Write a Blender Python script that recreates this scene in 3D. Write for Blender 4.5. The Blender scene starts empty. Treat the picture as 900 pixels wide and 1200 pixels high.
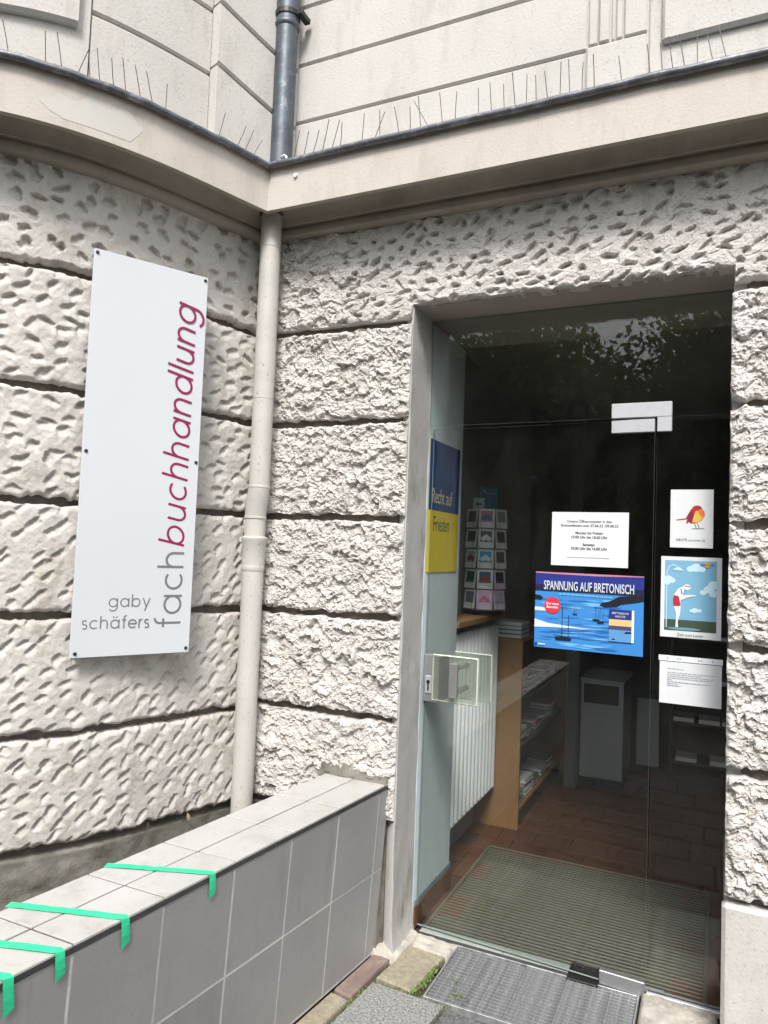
import bpy, math, random
import numpy as np
from mathutils import Vector, Matrix

sc = bpy.context.scene
COL = sc.collection
R = math.radians

# ------------------------------------------------------------------ camera
cam_d = bpy.data.cameras.new('camera'); cam = bpy.data.objects.new('camera', cam_d); COL.objects.link(cam)
YAW, PITCH, ROLL = .438, .053, .0388
CAM = np.array([1.1882, -2.7359, 1.6452])
_f = np.array([-math.sin(YAW)*math.cos(PITCH), math.cos(YAW)*math.cos(PITCH), math.sin(PITCH)])
_r = np.array([math.cos(YAW), math.sin(YAW), 0.]); _u = np.cross(_r, _f)
_r2 = _r*math.cos(ROLL)+_u*math.sin(ROLL); _u2 = -_r*math.sin(ROLL)+_u*math.cos(ROLL)
cam.matrix_world = Matrix([[_r2[0], _u2[0], -_f[0], CAM[0]], [_r2[1], _u2[1], -_f[1], CAM[1]],
                           [_r2[2], _u2[2], -_f[2], CAM[2]], [0, 0, 0, 1]])
cam_d.sensor_fit = 'VERTICAL'; cam_d.sensor_height = 36; cam_d.sensor_width = 27
cam_d.lens = 840.555*36/1200
cam_d.clip_start = .02; cam_d.clip_end = 500
sc.camera = cam

# ------------------------------------------------------------------ light
SUN_DIR = Vector((.20, -.60, .76)).normalized()          # towards the sun
EL = math.asin(SUN_DIR.z); AZ = math.atan2(SUN_DIR.x, SUN_DIR.y)
w = bpy.data.worlds.new('World'); sc.world = w; w.use_nodes = True
nt = w.node_tree; nt.nodes.clear()
sky = nt.nodes.new('ShaderNodeTexSky'); sky.sky_type = 'NISHITA'; sky.sun_disc = False
sky.sun_elevation = EL; sky.sun_rotation = AZ; sky.dust_density = 3.0
hs = nt.nodes.new('ShaderNodeHueSaturation'); hs.inputs['Saturation'].default_value = .25
bg = nt.nodes.new('ShaderNodeBackground'); bg.inputs['Strength'].default_value = .15
wo = nt.nodes.new('ShaderNodeOutputWorld')
nt.links.new(sky.outputs[0], hs.inputs['Color']); nt.links.new(hs.outputs[0], bg.inputs[0]); nt.links.new(bg.outputs[0], wo.inputs[0])
sun_d = bpy.data.lights.new('sun', 'SUN'); sun_d.energy = 2.1; sun_d.angle = R(14); sun_d.color = (1, .965, .91)
sun = bpy.data.objects.new('sun', sun_d); COL.objects.link(sun)
sun.rotation_euler = (-SUN_DIR).to_track_quat('-Z', 'Y').to_euler()
vs = sc.view_settings
sc.display_settings.display_device = 'sRGB'
vs.view_transform = 'Standard'; vs.look = 'None'; vs.gamma = 1; vs.exposure = .72
sc.cycles.transparent_max_bounces = 24; sc.cycles.max_bounces = 10; sc.cycles.diffuse_bounces = 5

# ------------------------------------------------------------------ helpers
def srgb(r, g, b):
    f = lambda c: (c/255/12.92 if c/255 <= .04045 else ((c/255+.055)/1.055)**2.4)
    return (f(r), f(g), f(b))

def mat(name, col, rough=.7, metal=0., var=.12, scale=6., col2=None, fac2=None, bump=0., bscale=120., spec=.5, trans=None, detail=6, stretch=None, grain=0.):
    m = bpy.data.materials.new(name); m.use_nodes = True; n = m.node_tree; L = n.links
    p = n.nodes['Principled BSDF']; p.inputs['Roughness'].default_value = rough; p.inputs['Metallic'].default_value = metal
    p.inputs['Specular IOR Level'].default_value = spec
    tc = n.nodes.new('ShaderNodeTexCoord')
    nz = n.nodes.new('ShaderNodeTexNoise'); nz.inputs['Scale'].default_value = scale; nz.inputs['Detail'].default_value = detail
    nz.inputs['Roughness'].default_value = .65
    L.new(tc.outputs['Object'], nz.inputs['Vector'])
    cr = n.nodes.new('ShaderNodeValToRGB')
    c = np.array(col); a = np.clip(c*(1-var), 0, 1); b = np.clip(c*(1+var), 0, 1)
    cr.color_ramp.elements[0].position = .3; cr.color_ramp.elements[1].position = .7
    cr.color_ramp.elements[0].color = (*a, 1); cr.color_ramp.elements[1].color = (*b, 1)
    L.new(nz.outputs['Fac'], cr.inputs[0]); out = cr.outputs[0]
    if col2 is not None:                       # blotches of a second colour
        n2 = n.nodes.new('ShaderNodeTexNoise'); n2.inputs['Scale'].default_value = fac2[0]; n2.inputs['Detail'].default_value = 8
        n2.inputs['Roughness'].default_value = .7
        if stretch:
            mp = n.nodes.new('ShaderNodeMapping'); mp.inputs['Scale'].default_value = stretch; L.new(tc.outputs['Object'], mp.inputs[0]); L.new(mp.outputs[0], n2.inputs['Vector'])
        else: L.new(tc.outputs['Object'], n2.inputs['Vector'])
        r2 = n.nodes.new('ShaderNodeValToRGB'); r2.color_ramp.elements[0].position = fac2[1]; r2.color_ramp.elements[1].position = fac2[2]
        L.new(n2.outputs['Fac'], r2.inputs[0])
        mx = n.nodes.new('ShaderNodeMix'); mx.data_type = 'RGBA'
        L.new(r2.outputs[0], mx.inputs[0]); L.new(out, mx.inputs[6]); mx.inputs[7].default_value = (*col2, 1); out = mx.outputs[2]
    if grain:                                   # fine speckle of grit
        n3 = n.nodes.new('ShaderNodeTexNoise'); n3.inputs['Scale'].default_value = 95; n3.inputs['Detail'].default_value = 3; L.new(tc.outputs['Object'], n3.inputs['Vector'])
        r3 = n.nodes.new('ShaderNodeValToRGB'); r3.color_ramp.elements[0].position = .60; r3.color_ramp.elements[1].position = .74
        L.new(n3.outputs['Fac'], r3.inputs[0]); m3 = n.nodes.new('ShaderNodeMath'); m3.operation = 'MULTIPLY'; m3.inputs[1].default_value = grain; L.new(r3.outputs[0], m3.inputs[0])
        x3 = n.nodes.new('ShaderNodeMix'); x3.data_type = 'RGBA'; L.new(m3.outputs[0], x3.inputs[0]); L.new(out, x3.inputs[6]); x3.inputs[7].default_value = (*(np.array(col)*.38), 1); out = x3.outputs[2]
    L.new(out, p.inputs['Base Color'])
    if bump:
        nb = n.nodes.new('ShaderNodeTexNoise'); nb.inputs['Scale'].default_value = bscale; nb.inputs['Detail'].default_value = 5
        L.new(tc.outputs['Object'], nb.inputs['Vector'])
        bp = n.nodes.new('ShaderNodeBump'); bp.inputs['Strength'].default_value = 1.0; bp.inputs['Distance'].default_value = bump
        L.new(nb.outputs['Fac'], bp.inputs['Height']); L.new(bp.outputs[0], p.inputs['Normal'])
    return m

def flat(name, col, rough=.6):
    return mat(name, col, rough, var=.03, scale=20)

def glass_mat(name, tint, f0=.04, rough=0.0):
    m = bpy.data.materials.new(name); m.use_nodes = True; n = m.node_tree; L = n.links; n.nodes.clear()
    o = n.nodes.new('ShaderNodeOutputMaterial'); t = n.nodes.new('ShaderNodeBsdfTransparent'); t.inputs[0].default_value = (*tint, 1)
    g = n.nodes.new('ShaderNodeBsdfGlossy'); g.inputs['Roughness'].default_value = rough
    lw = n.nodes.new('ShaderNodeLayerWeight'); lw.inputs['Blend'].default_value = .5
    pw = n.nodes.new('ShaderNodeMath'); pw.operation = 'POWER'; pw.inputs[1].default_value = 5
    ml = n.nodes.new('ShaderNodeMath'); ml.operation = 'MULTIPLY_ADD'; ml.inputs[1].default_value = 1-f0; ml.inputs[2].default_value = f0
    mx = n.nodes.new('ShaderNodeMixShader')
    L.new(lw.outputs['Facing'], pw.inputs[0]); L.new(pw.outputs[0], ml.inputs[0]); L.new(ml.outputs[0], mx.inputs[0])
    L.new(t.outputs[0], mx.inputs[1]); L.new(g.outputs[0], mx.inputs[2])
    # thin uneven dust and wiping marks
    tc = n.nodes.new('ShaderNodeTexCoord'); mp = n.nodes.new('ShaderNodeMapping'); mp.inputs['Scale'].default_value = (2.5, 1, 1.2); mp.inputs['Rotation'].default_value = (0, .6, 0)
    nz = n.nodes.new('ShaderNodeTexNoise'); nz.inputs['Scale'].default_value = 2.2; nz.inputs['Detail'].default_value = 9; nz.inputs['Roughness'].default_value = .7
    mr = n.nodes.new('ShaderNodeMapRange'); mr.inputs[1].default_value = .45; mr.inputs[2].default_value = .8; mr.inputs[3].default_value = .002; mr.inputs[4].default_value = .011
    d = n.nodes.new('ShaderNodeBsdfDiffuse'); d.inputs[0].default_value = (.6, .6, .57, 1); m2 = n.nodes.new('ShaderNodeMixShader')
    L.new(tc.outputs['Object'], mp.inputs[0]); L.new(mp.outputs[0], nz.inputs['Vector']); L.new(nz.outputs['Fac'], mr.inputs[0]); L.new(mr.outputs[0], m2.inputs[0])
    L.new(mx.outputs[0], m2.inputs[1]); L.new(d.outputs[0], m2.inputs[2]); L.new(m2.outputs[0], o.inputs[0])
    return m

ORG = {}
def wo_(o): return ORG.get(o.name, (0, 0, 0)) if o else (0, 0, 0)

def mesh(name, V, F, m, smooth=False):
    me = bpy.data.meshes.new(name); me.from_pydata([tuple(map(float, v)) for v in V], [], [tuple(map(int, f)) for f in F])
    if m: me.materials.append(m)
    if smooth: me.polygons.foreach_set('use_smooth', [True]*len(me.polygons))
    me.update(); return me

def gridmesh(name, X, m, smooth=True, flip=False):
    """X: (a,b,3) vertex grid"""
    a, b = X.shape[:2]; me = bpy.data.meshes.new(name)
    me.vertices.add(a*b); me.vertices.foreach_set('co', X.reshape(-1).astype(np.float32))
    i = np.arange(a*b).reshape(a, b)
    q = np.stack([i[:-1, :-1], i[:-1, 1:], i[1:, 1:], i[1:, :-1]], -1).reshape(-1, 4)
    if flip: q = q[:, ::-1]
    n = len(q); me.loops.add(n*4); me.loops.foreach_set('vertex_index', q.reshape(-1).astype(np.int32))
    me.polygons.add(n); me.polygons.foreach_set('loop_start', np.arange(0, n*4, 4, dtype=np.int32))
    me.polygons.foreach_set('use_smooth', np.full(n, smooth))
    me.materials.append(m); me.update(calc_edges=True); me.validate(); return me

def ob(name, me, parent=None, loc=(0, 0, 0), rot=None, label=None):
    o = bpy.data.objects.new(name, me); COL.objects.link(o)
    p = wo_(parent); o.location = (loc[0]-p[0], loc[1]-p[1], loc[2]-p[2])
    if rot: o.rotation_euler = rot
    if parent: o.parent = parent
    ORG[o.name] = tuple(loc)
    if label: o['label'] = label
    return o

def tag(o, label, cat, group=None):
    o['label'] = label; o['category'] = cat
    if group: o['group'] = group
    return o

def thing(name, loc, label, cat, group=None):
    return tag(ob(name, None, None, loc), label, cat, group)

def struct(name, me, loc=(0, 0, 0)):
    o = ob(name, me, None, loc); o['kind'] = 'structure'; return o

class MB:
    def __init__(s): s.V = []; s.F = []
    def quad8(s, P):
        k = len(s.V); s.V += list(P)
        s.F += [(k, k+3, k+2, k+1), (k+4, k+5, k+6, k+7), (k, k+1, k+5, k+4), (k+1, k+2, k+6, k+5), (k+2, k+3, k+7, k+6), (k+3, k, k+4, k+7)]
        return s
    def box(s, a, b):
        (x0, y0, z0), (x1, y1, z1) = a, b
        return s.quad8([(x0, y0, z0), (x1, y0, z0), (x1, y1, z0), (x0, y1, z0), (x0, y0, z1), (x1, y0, z1), (x1, y1, z1), (x0, y1, z1)])
    def bbox(s, a, b, c=.003):
        """box with chamfered edges"""
        lo = np.minimum(a, b); hi = np.maximum(a, b); c = min(c, float((hi-lo).min())*.4); k = len(s.V); idx = {}
        for ix in (0, 1):
            for iy in (0, 1):
                for iz in (0, 1):
                    p = np.array([(lo, hi)[ix][0], (lo, hi)[iy][1], (lo, hi)[iz][2]], float); d = np.array([1-2*ix, 1-2*iy, 1-2*iz])*c
                    for ax in range(3):
                        q = p.copy()
                        for o in range(3):
                            if o != ax: q[o] += d[o]
                        idx[(ix, iy, iz, ax)] = len(s.V); s.V.append(tuple(q))
        cs = [(0, 0), (1, 0), (1, 1), (0, 1)]
        for ax in range(3):
            o1, o2 = [(1, 2), (2, 0), (0, 1)][ax]
            for v in (0, 1):
                f = []
                for (p, q) in cs:
                    t = [0, 0, 0]; t[ax] = v; t[o1] = p; t[o2] = q; f.append(idx[(*t, ax)])
                s.F.append(tuple(f if v else f[::-1]))
        for ax in range(3):      # edges along ax
            o1, o2 = [(1, 2), (2, 0), (0, 1)][ax]
            for p in (0, 1):
                for q in (0, 1):
                    t0 = [0, 0, 0]; t0[ax] = 0; t0[o1] = p; t0[o2] = q; t1 = list(t0); t1[ax] = 1
                    s.F.append((idx[(*t0, o1)], idx[(*t1, o1)], idx[(*t1, o2)], idx[(*t0, o2)]))
        for ix in (0, 1):
            for iy in (0, 1):
                for iz in (0, 1): s.F.append((idx[(ix, iy, iz, 0)], idx[(ix, iy, iz, 1)], idx[(ix, iy, iz, 2)]))
        return s
    def tube(s, pts, r, n=10, caps=True):
        pts = [np.array(p, float) for p in pts]; rr = r if hasattr(r, '__len__') else [r]*len(pts); k0 = len(s.V)
        for i, p in enumerate(pts):
            t = pts[min(i+1, len(pts)-1)]-pts[max(i-1, 0)]; t /= np.linalg.norm(t)
            a = np.cross(t, (0, 0, 1) if abs(t[2]) < .9 else (1, 0, 0)); a /= np.linalg.norm(a); b = np.cross(t, a)
            for j in range(n):
                an = 2*math.pi*j/n; s.V.append(tuple(p+rr[i]*(a*math.cos(an)+b*math.sin(an))))
        for i in range(len(pts)-1):
            for j in range(n):
                s.F.append((k0+i*n+j, k0+(i+1)*n+j, k0+(i+1)*n+(j+1) % n, k0+i*n+(j+1) % n))
        if caps:
            s.F.append(tuple(k0+j for j in range(n))); s.F.append(tuple(k0+(len(pts)-1)*n+j for j in range(n))[::-1])
        return s
    def build(s, name, m, parent=None, loc=(0, 0, 0), smooth=False, label=None, rot=None):
        me = mesh(name, s.V, s.F, m, smooth)
        if smooth and hasattr(me, 'set_sharp_from_angle'): me.set_sharp_from_angle(angle=R(40))
        return ob(name, me, parent, loc, rot, label)

def vnoise(nz, ns, dz, ds, cell, rng):
    """smooth value noise on a grid"""
    gz = np.arange(nz)*dz/cell; gs = np.arange(ns)*ds/cell
    T = rng.standard_normal((int(gz[-1])+3, int(gs[-1])+3))
    iz = gz.astype(int); is_ = gs.astype(int); fz = gz-iz; fs = gs-is_; fz = fz*fz*(3-2*fz); fs = fs*fs*(3-2*fs)
    a = T[iz][:, is_]; b = T[iz][:, is_+1]; c = T[iz+1][:, is_]; d = T[iz+1][:, is_+1]
    fs = fs[None]; fz = fz[:, None]
    return (a*(1-fs)+b*fs)*(1-fz)+(c*(1-fs)+d*fs)*fz
def n1(n, d, cell, rng):
    return vnoise(2, n, 1e-6, d, cell, rng)[0]

def scoop(H, s, z, cs, cz, ang, la, wb, D, kind):
    """cut one tool mark into the height field H(z,s)"""
    rad = max(la, wb)*1.4
    i0, i1 = np.searchsorted(s, (cs-rad, cs+rad)); j0, j1 = np.searchsorted(z, (cz-rad, cz+rad))
    if i1-i0 < 2 or j1-j0 < 2: return
    S, Z = np.meshgrid(s[i0:i1]-cs, z[j0:j1]-cz)
    a = (S*math.cos(ang)+Z*math.sin(ang))/la; b = (-S*math.sin(ang)+Z*math.cos(ang))/wb
    th = np.arctan2(b, a); w9 = .4 if kind == 'gouge' else .8; q = 1+w9*(.16*np.sin(2*th+cs*977)+.15*np.sin(3*th+cz*1313)+.10*np.sin(5*th+cs*571+cz*333)+.06*np.sin(9*th+cz*777)); a = a/q; b = b/q
    if kind == 'gouge':           # steep upper lip, slope running out below
        b2 = b+.35*a*a
        f = np.clip((b2+1)/1.72, 0, 1)**1.1*np.clip((1-b2)/.22, 0, 1)
        d = D*np.clip(1-a*a, 0, 1)**.8*f
    elif kind == 'pit':           # rounder hole, deepest under the top rim
        r2 = a*a+b*b; f = np.clip((1-r2)/.5, 0, 1); d = D*f*(.62+.38*np.clip(b, -1, 1))
    else:                          # chip: one flat facet with a sharp upper edge
        d = D*np.clip(.5+.5*b-.25*np.abs(a), 0, 1)*np.clip((1-b)/.18, 0, 1)*np.clip((1-np.abs(a))/.25, 0, 1)
    h0 = H[j0:j1, i0:i1]; H[j0:j1, i0:i1] = np.where(d > .0005, np.minimum(h0, np.minimum(h0, 0)*.25-d), h0)

def facets(s, z, cell, rng, tilt=.5):
    """broken-stone facets: tilted voronoi cells, deepest at their upper edge"""
    ds, dz = s[1]-s[0], z[1]-z[0]; ns, nz = len(s), len(z)
    S, Z = np.meshgrid(s-s[0], z-z[0])
    S = S+cell*.30*vnoise(nz, ns, dz, ds, cell*.6, rng); Z = Z+cell*.25*vnoise(nz, ns, dz, ds, cell*.6, rng)
    gs, gz = int(S.max()/cell)+6, int(Z.max()/cell)+6
    js, jz_ = rng.random((gz, gs)), rng.random((gz, gs)); tz = -np.abs(rng.normal(.45, .35, (gz, gs)))*tilt; ts = rng.normal(0, .45, (gz, gs))*tilt; of = rng.normal(-.15, .28, (gz, gs))
    i0 = np.floor(S/cell).astype(int)+2; j0 = np.floor(Z/cell).astype(int)+2; best = np.full(S.shape, 9.); H = np.zeros(S.shape)
    for dj in (-1, 0, 1):
        for di in (-1, 0, 1):
            I = np.clip(i0+di, 0, gs-1); J = np.clip(j0+dj, 0, gz-1)
            a = S/cell-(I-2+js[J, I]); b = Z/cell-(J-2+jz_[J, I]); d = a*a+b*b*1.3; m = d < best
            best = np.where(m, d, best); H = np.where(m, ts[J, I]*a+tz[J, I]*b+of[J, I], H)
    return H*cell

def relief(style, s, z, rng):
    ns, nz = len(s), len(z); ds = s[1]-s[0]; dz = z[1]-z[0]
    V = lambda c: vnoise(nz, ns, dz, ds, c, rng)
    H = np.zeros((nz, ns)); W = s[-1]-s[0]; T = z[-1]-z[0]
    def spread(step, fn, skew=.5):
        k = 0; zz = z[0]-step*.3
        while zz < z[-1]+step*.3:
            ss = s[0]-step*.5+(k % 2)*step*.5
            while ss < s[-1]+step*.5:
                fn(ss+rng.normal()*step*.16, zz+rng.normal()*step*.14); ss += step*rng.uniform(.85, 1.25)
            zz += step*skew*rng.uniform(.9, 1.1); k += 1
    if style == 'gouge':          # long slanting scoops in rows
        H += .0014*V(.07)+.0006*V(.02)
        a0 = rng.uniform(.60, .80)
        spread(.083, lambda x, y: scoop(H, s, z, x, y, -(a0+.35*max(0, .5-x))+rng.normal()*.16, rng.uniform(.022, .034), rng.uniform(.012, .019), rng.uniform(.013, .021), 'gouge'), .60)
        H += .0006*V(.012)+.00035*rng.standard_normal(H.shape)
    elif style == 'bowl':         # shorter rounder scoops
        H += .002*V(.06)+.001*V(.02)
        spread(.088, lambda x, y: scoop(H, s, z, x, y, -.35+rng.normal()*.35, rng.uniform(.023, .036), rng.uniform(.015, .024), rng.uniform(.014, .023), 'gouge'), .62)
        H += .0007*V(.012)+.00035*rng.standard_normal(H.shape)
    elif style == 'pit':          # dimples in a smooth face
        H += .0016*V(.07)+.0005*V(.02)
        spread(.092, lambda x, y: scoop(H, s, z, x, y, .2+rng.normal()*.5, rng.uniform(.018, .034), rng.uniform(.016, .030), rng.uniform(.020, .034), 'pit'), .76)
        H += .0006*V(.014)+.00035*rng.standard_normal(H.shape)
    elif style == 'lintel':       # flat face with sparse irregular holes, rougher at its left end
        H += .0022*V(.08)+.0012*V(.025)
        rough = np.clip((-.15-s)/.35, 0, 1)[None]
        spread(.076, lambda x, y: scoop(H, s, z, x, y, .3+rng.normal()*.35, rng.uniform(.012, .036), rng.uniform(.009, .021), rng.uniform(.018, .032), 'pit' if rng.random() < .6 else 'gouge') if x > -.35 and rng.random() < .9 else None, .55)
        spread(.06, lambda x, y: scoop(H, s, z, x, y, rng.uniform(-.9, .6), rng.uniform(.015, .03), rng.uniform(.006, .014), rng.uniform(.003, .008), 'chip') if rng.random() < .6 else None, .5)
        R_ = .5*facets(s, z, .055, rng)+.5*facets(s, z, .026, rng)+.3*facets(s, z, .013, rng)
        H += (rough*.85+.08)*R_ + .0007*V(.012)+.0007*rng.standard_normal(H.shape)
    else:                          # rough hacked render
        H += .003*V(.13)+.34*facets(s, z, .062, rng)+.40*facets(s, z, .031, rng)+.40*facets(s, z, .014, rng)+.3*facets(s, z, .008, rng)
        spread(.085, lambda x, y: scoop(H, s, z, x, y, rng.normal()*.5, rng.uniform(.010, .024), rng.uniform(.008, .015), rng.uniform(.014, .024), 'pit') if rng.random() < .45 else None, .6)
        H += .0006*V(.009)+.0006*rng.standard_normal(H.shape); H = np.maximum(H, -.045)
    return H

def stone(name, parent, mp, sA, sB, z0, z1, style, seed, m, ds=.0052, label=None, endA=True, endB=True, edge=.006):
    rng = np.random.default_rng(seed)
    ns = max(8, int((sB-sA)/ds)); s = np.linspace(sA, sB, ns)
    f0 = z0(s) if callable(z0) else np.full(ns, z0); f1 = z1(s) if callable(z1) else np.full(ns, z1)
    zl, zh = f0.min(), f1.max(); nz = max(8, int((zh-zl)/ds)); z = np.linspace(zl, zh, nz)
    H = relief(style, s, z, rng)
    d = s[1]-s[0]
    j0 = n1(ns, d, .05, rng)*edge*.7+n1(ns, d, .015, rng)*edge*.45; j1 = n1(ns, d, .05, rng)*edge*.5+n1(ns, d, .015, rng)*edge*.3
    t = np.linspace(0, 1, nz)[:, None]
    Z = (f0+j0)[None]*(1-t)+(f1+j1)[None]*t
    if callable(z0) and style == 'lintel': Z = np.clip(np.repeat((zl+(zh-zl)*t), ns, 1), (f0+j0)[None], (f1+j1)[None])
    dzs = np.minimum(Z-(f0+j0)[None], (f1+j1)[None]-Z)
    de = np.full(ns, 9.)
    if endA: de = np.minimum(de, s-sA)
    if endB: de = np.minimum(de, sB-s)
    dist = np.minimum(dzs, de[None]); rr = .016+.005*vnoise(nz, ns, z[1]-z[0], d, .04, rng)
    rr = np.maximum(rr, .006); H = H*np.clip(.25+dist/.009, 0, 1)-.013*np.clip(1-dist/rr, 0, 1)**2
    if style == 'lintel': H = np.where(dist < 1e-6, -.0135, H)
    S = np.repeat(s[None], nz, 0)
    if endA or endB:               # ragged ends
        k = np.exp(-(s-sA)/.02)*bool(endA); k2 = np.exp(-(sB-s)/.02)*bool(endB)
        e = (n1(nz, z[1]-z[0], .04, rng)+.5*n1(nz, z[1]-z[0], .015, rng))*edge*.6
        S = S+.22*e[:, None]*(k-k2)[None]
    H = np.pad(H, 1, mode='edge'); S = np.pad(S, 1, mode='edge'); Z = np.pad(Z, 1, mode='edge')
    H[0] = H[-1] = -.075; H[:, 0] = H[:, -1] = -.075
    return ob(name, gridmesh(name, mp(S, H, Z), m, style in ('gouge', 'bowl', 'pit')), parent, (0, 0, 0), None, label)

# plan curve of the rounded bay: s runs from the inner corner towards the street
XC = -.758
_s = np.linspace(0, 3.4, 1400)
_th = np.where(_s > 1.58, 0, np.maximum(0, 1.182+.506*_s-.774*_s*_s))
_dx = -np.cos(_th); _dy = -np.sin(_th); _ds = _s[1]-_s[0]
_cx = XC+np.r_[0, np.cumsum((_dx[1:]+_dx[:-1])/2*_ds)]; _cy = np.r_[0, np.cumsum((_dy[1:]+_dy[:-1])/2*_ds)]
def bay(S, H, Z):
    """surface point: arc length S, offset H out of the wall, height Z"""
    S, H, Z = np.broadcast_arrays(*map(np.asarray, (S, H, Z)))
    x = np.interp(S, _s, _cx); y = np.interp(S, _s, _cy); th = np.interp(S, _s, _th)
    # before the corner carry on straight into the wall
    n = np.minimum(S, 0); x = x-n*math.cos(_th[0]); y = y-n*math.sin(_th[0])
    return np.stack([x+H*np.sin(th), y-H*np.cos(th), Z], -1).astype(float)
def front(S, H, Z):
    return np.stack(np.broadcast_arrays(S, -H, Z), -1).astype(float)

# ------------------------------------------------------------------ materials
PAINT = (.575, .553, .525)
M = {}
M['render'] = mat('painted_render', PAINT, .85, var=.07, scale=3.2, col2=(.37, .335, .295), fac2=(9, .52, .78), bump=.0016, bscale=190, spec=.25, stretch=(1, 1, .45), grain=.5)
M['render_bay'] = mat('painted_render_bay', (.56, .535, .50), .85, var=.07, scale=3.2, col2=(.35, .315, .27), fac2=(9, .52, .78), bump=.0016, bscale=190, spec=.25, stretch=(1, 1, .45), grain=.5)
M['joint'] = mat('sooty_joint_mortar', (.16, .14, .12), .95, var=.4, scale=14, bump=.002)
M['plaster'] = mat('smooth_plaster', (.56, .54, .51), .8, var=.06, scale=2.6, col2=(.40, .375, .345), fac2=(7, .52, .80), bump=.0016, bscale=90, spec=.25, stretch=(1, 1, .3), grain=.45)
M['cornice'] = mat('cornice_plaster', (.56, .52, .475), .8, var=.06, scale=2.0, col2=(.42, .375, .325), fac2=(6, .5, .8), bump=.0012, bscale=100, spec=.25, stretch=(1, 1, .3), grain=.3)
M['cove'] = mat('brown_cove_moulding', (.37, .335, .285), .85, var=.12, scale=4, col2=(.25, .225, .19), fac2=(5, .5, .8), bump=.0008, bscale=120, spec=.25)  # darker brown than the fascia, over the whole cornice underside
M['patch'] = mat('paint_patch', (.545, .525, .49), .8, var=.03)
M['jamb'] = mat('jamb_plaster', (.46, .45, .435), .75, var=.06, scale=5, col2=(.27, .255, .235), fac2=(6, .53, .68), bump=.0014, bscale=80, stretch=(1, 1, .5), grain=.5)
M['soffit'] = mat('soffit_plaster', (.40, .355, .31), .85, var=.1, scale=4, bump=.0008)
M['plinth'] = mat('mossy_concrete', (.235, .22, .195), .95, var=.3, scale=7, col2=(.10, .10, .08), fac2=(5, .42, .68), bump=.003, bscale=90)
M['zinc'] = mat('weathered_zinc', (.10, .115, .135), .48, metal=.55, var=.3, scale=9, col2=(.36, .38, .40), fac2=(22, .55, .8), bump=.0006, bscale=60)
M['lead'] = mat('lead_flashing', (.14, .15, .165), .45, metal=.5, var=.35, scale=16, col2=(.42, .44, .47), fac2=(18, .52, .75), bump=.0015, bscale=50)
M['pipe'] = mat('painted_downpipe', (.55, .53, .50), .5, var=.07, scale=6, col2=(.27, .24, .21), fac2=(55, .60, .68), bump=.0005, bscale=80)
M['tile'] = mat('grey_glazed_tile', (.325, .32, .315), .42, var=.07, scale=4, col2=(.24, .235, .23), fac2=(11, .55, .8), spec=.5, bump=.0003, bscale=200, stretch=(1, 1, .14), grain=.25)
M['tile_b'] = mat('grey_glazed_tile_darker', (.295, .29, .287), .42, var=.08, scale=5, col2=(.215, .21, .205), fac2=(9, .54, .8), spec=.5, bump=.0003, bscale=200, stretch=(1, 1, .12), grain=.3)
M['tiletop'] = mat('grey_coping_tile', (.50, .49, .475), .5, var=.07, scale=4, col2=(.38, .36, .325), fac2=(9, .52, .78), bump=.0003, bscale=200, grain=.3)
M['grout'] = mat('pale_grout', (.56, .55, .53), .9, var=.2, scale=30)
M['groutdark'] = mat('dirty_grout', (.09, .085, .08), .9, var=.3, scale=30)
M['trim'] = mat('dark_edge_trim', (.055, .055, .055), .5, var=.3, scale=25)
M['tape'] = mat('mint_green_tape', (.04, .66, .33), .4, var=.16, scale=26, bump=.0006, bscale=70)
M['sign'] = mat('white_acrylic', (.63, .66, .695), .18, var=.012, scale=2, spec=.5)
M['maroon'] = flat('maroon_vinyl', (.27, .008, .085), .4)
M['greyink'] = flat('grey_vinyl', (.17, .185, .20), .4)
M['screw'] = mat('dark_screw', (.05, .05, .05), .4, metal=.6)
M['steel'] = mat('brushed_steel', (.55, .55, .56), .38, metal=.85, var=.08, scale=40)
M['satin'] = mat('satin_aluminium', (.52, .53, .56), .5, metal=.3, var=.04, scale=30)
M['black'] = mat('black_metal', (.015, .015, .015), .45, var=.2)
M['glass'] = glass_mat('clear_glass', (.94, .955, .945), .05)
M['acryl'] = glass_mat('greenish_acrylic', (.84, .87, .83), .07, .08)
n_ = M['acryl'].node_tree; mx_ = n_.nodes.new('ShaderNodeMixShader'); df_ = n_.nodes.new('ShaderNodeBsdfDiffuse'); df_.inputs[0].default_value = (.62, .66, .60, 1); mx_.inputs[0].default_value = .09
o_ = [n for n in n_.nodes if n.type == 'OUTPUT_MATERIAL'][0]; src_ = o_.inputs[0].links[0].from_socket
n_.links.new(src_, mx_.inputs[1]); n_.links.new(df_.outputs[0], mx_.inputs[2]); n_.links.new(mx_.outputs[0], o_.inputs[0])
M['acryledge'] = mat('bright_acrylic_edge', (.66, .68, .60), .25, var=.25, scale=60)
M['glassedge'] = mat('glass_edge', (.34, .39, .37), .2, var=.1)
M['bluewall'] = mat('pale_blue_plaster', (.56, .655, .685), .85, var=.06, scale=7, bump=.0012, bscale=60)
M['terra'] = mat('brown_floor_tile', (.125, .054, .028), .55, var=.3, spec=.25, scale=5, col2=(.06, .036, .024), fac2=(5, .5, .8), bump=.0006, bscale=60)
M['floorgrout'] = mat('floor_grout', (.06, .038, .026), .9, var=.2, scale=20)
M['mat_al'] = mat('aluminium_mat_profile', (.215, .205, .165), .42, metal=.4, var=.12, scale=30)
M['mat_rib'] = mat('dusty_mat_rib', (.055, .05, .035), .9, var=.3, scale=40)
M['wood'] = mat('chipboard_wood', (.31, .175, .08), .55, var=.12, scale=5, col2=(.25, .135, .055), fac2=(14, .5, .75))
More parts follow.
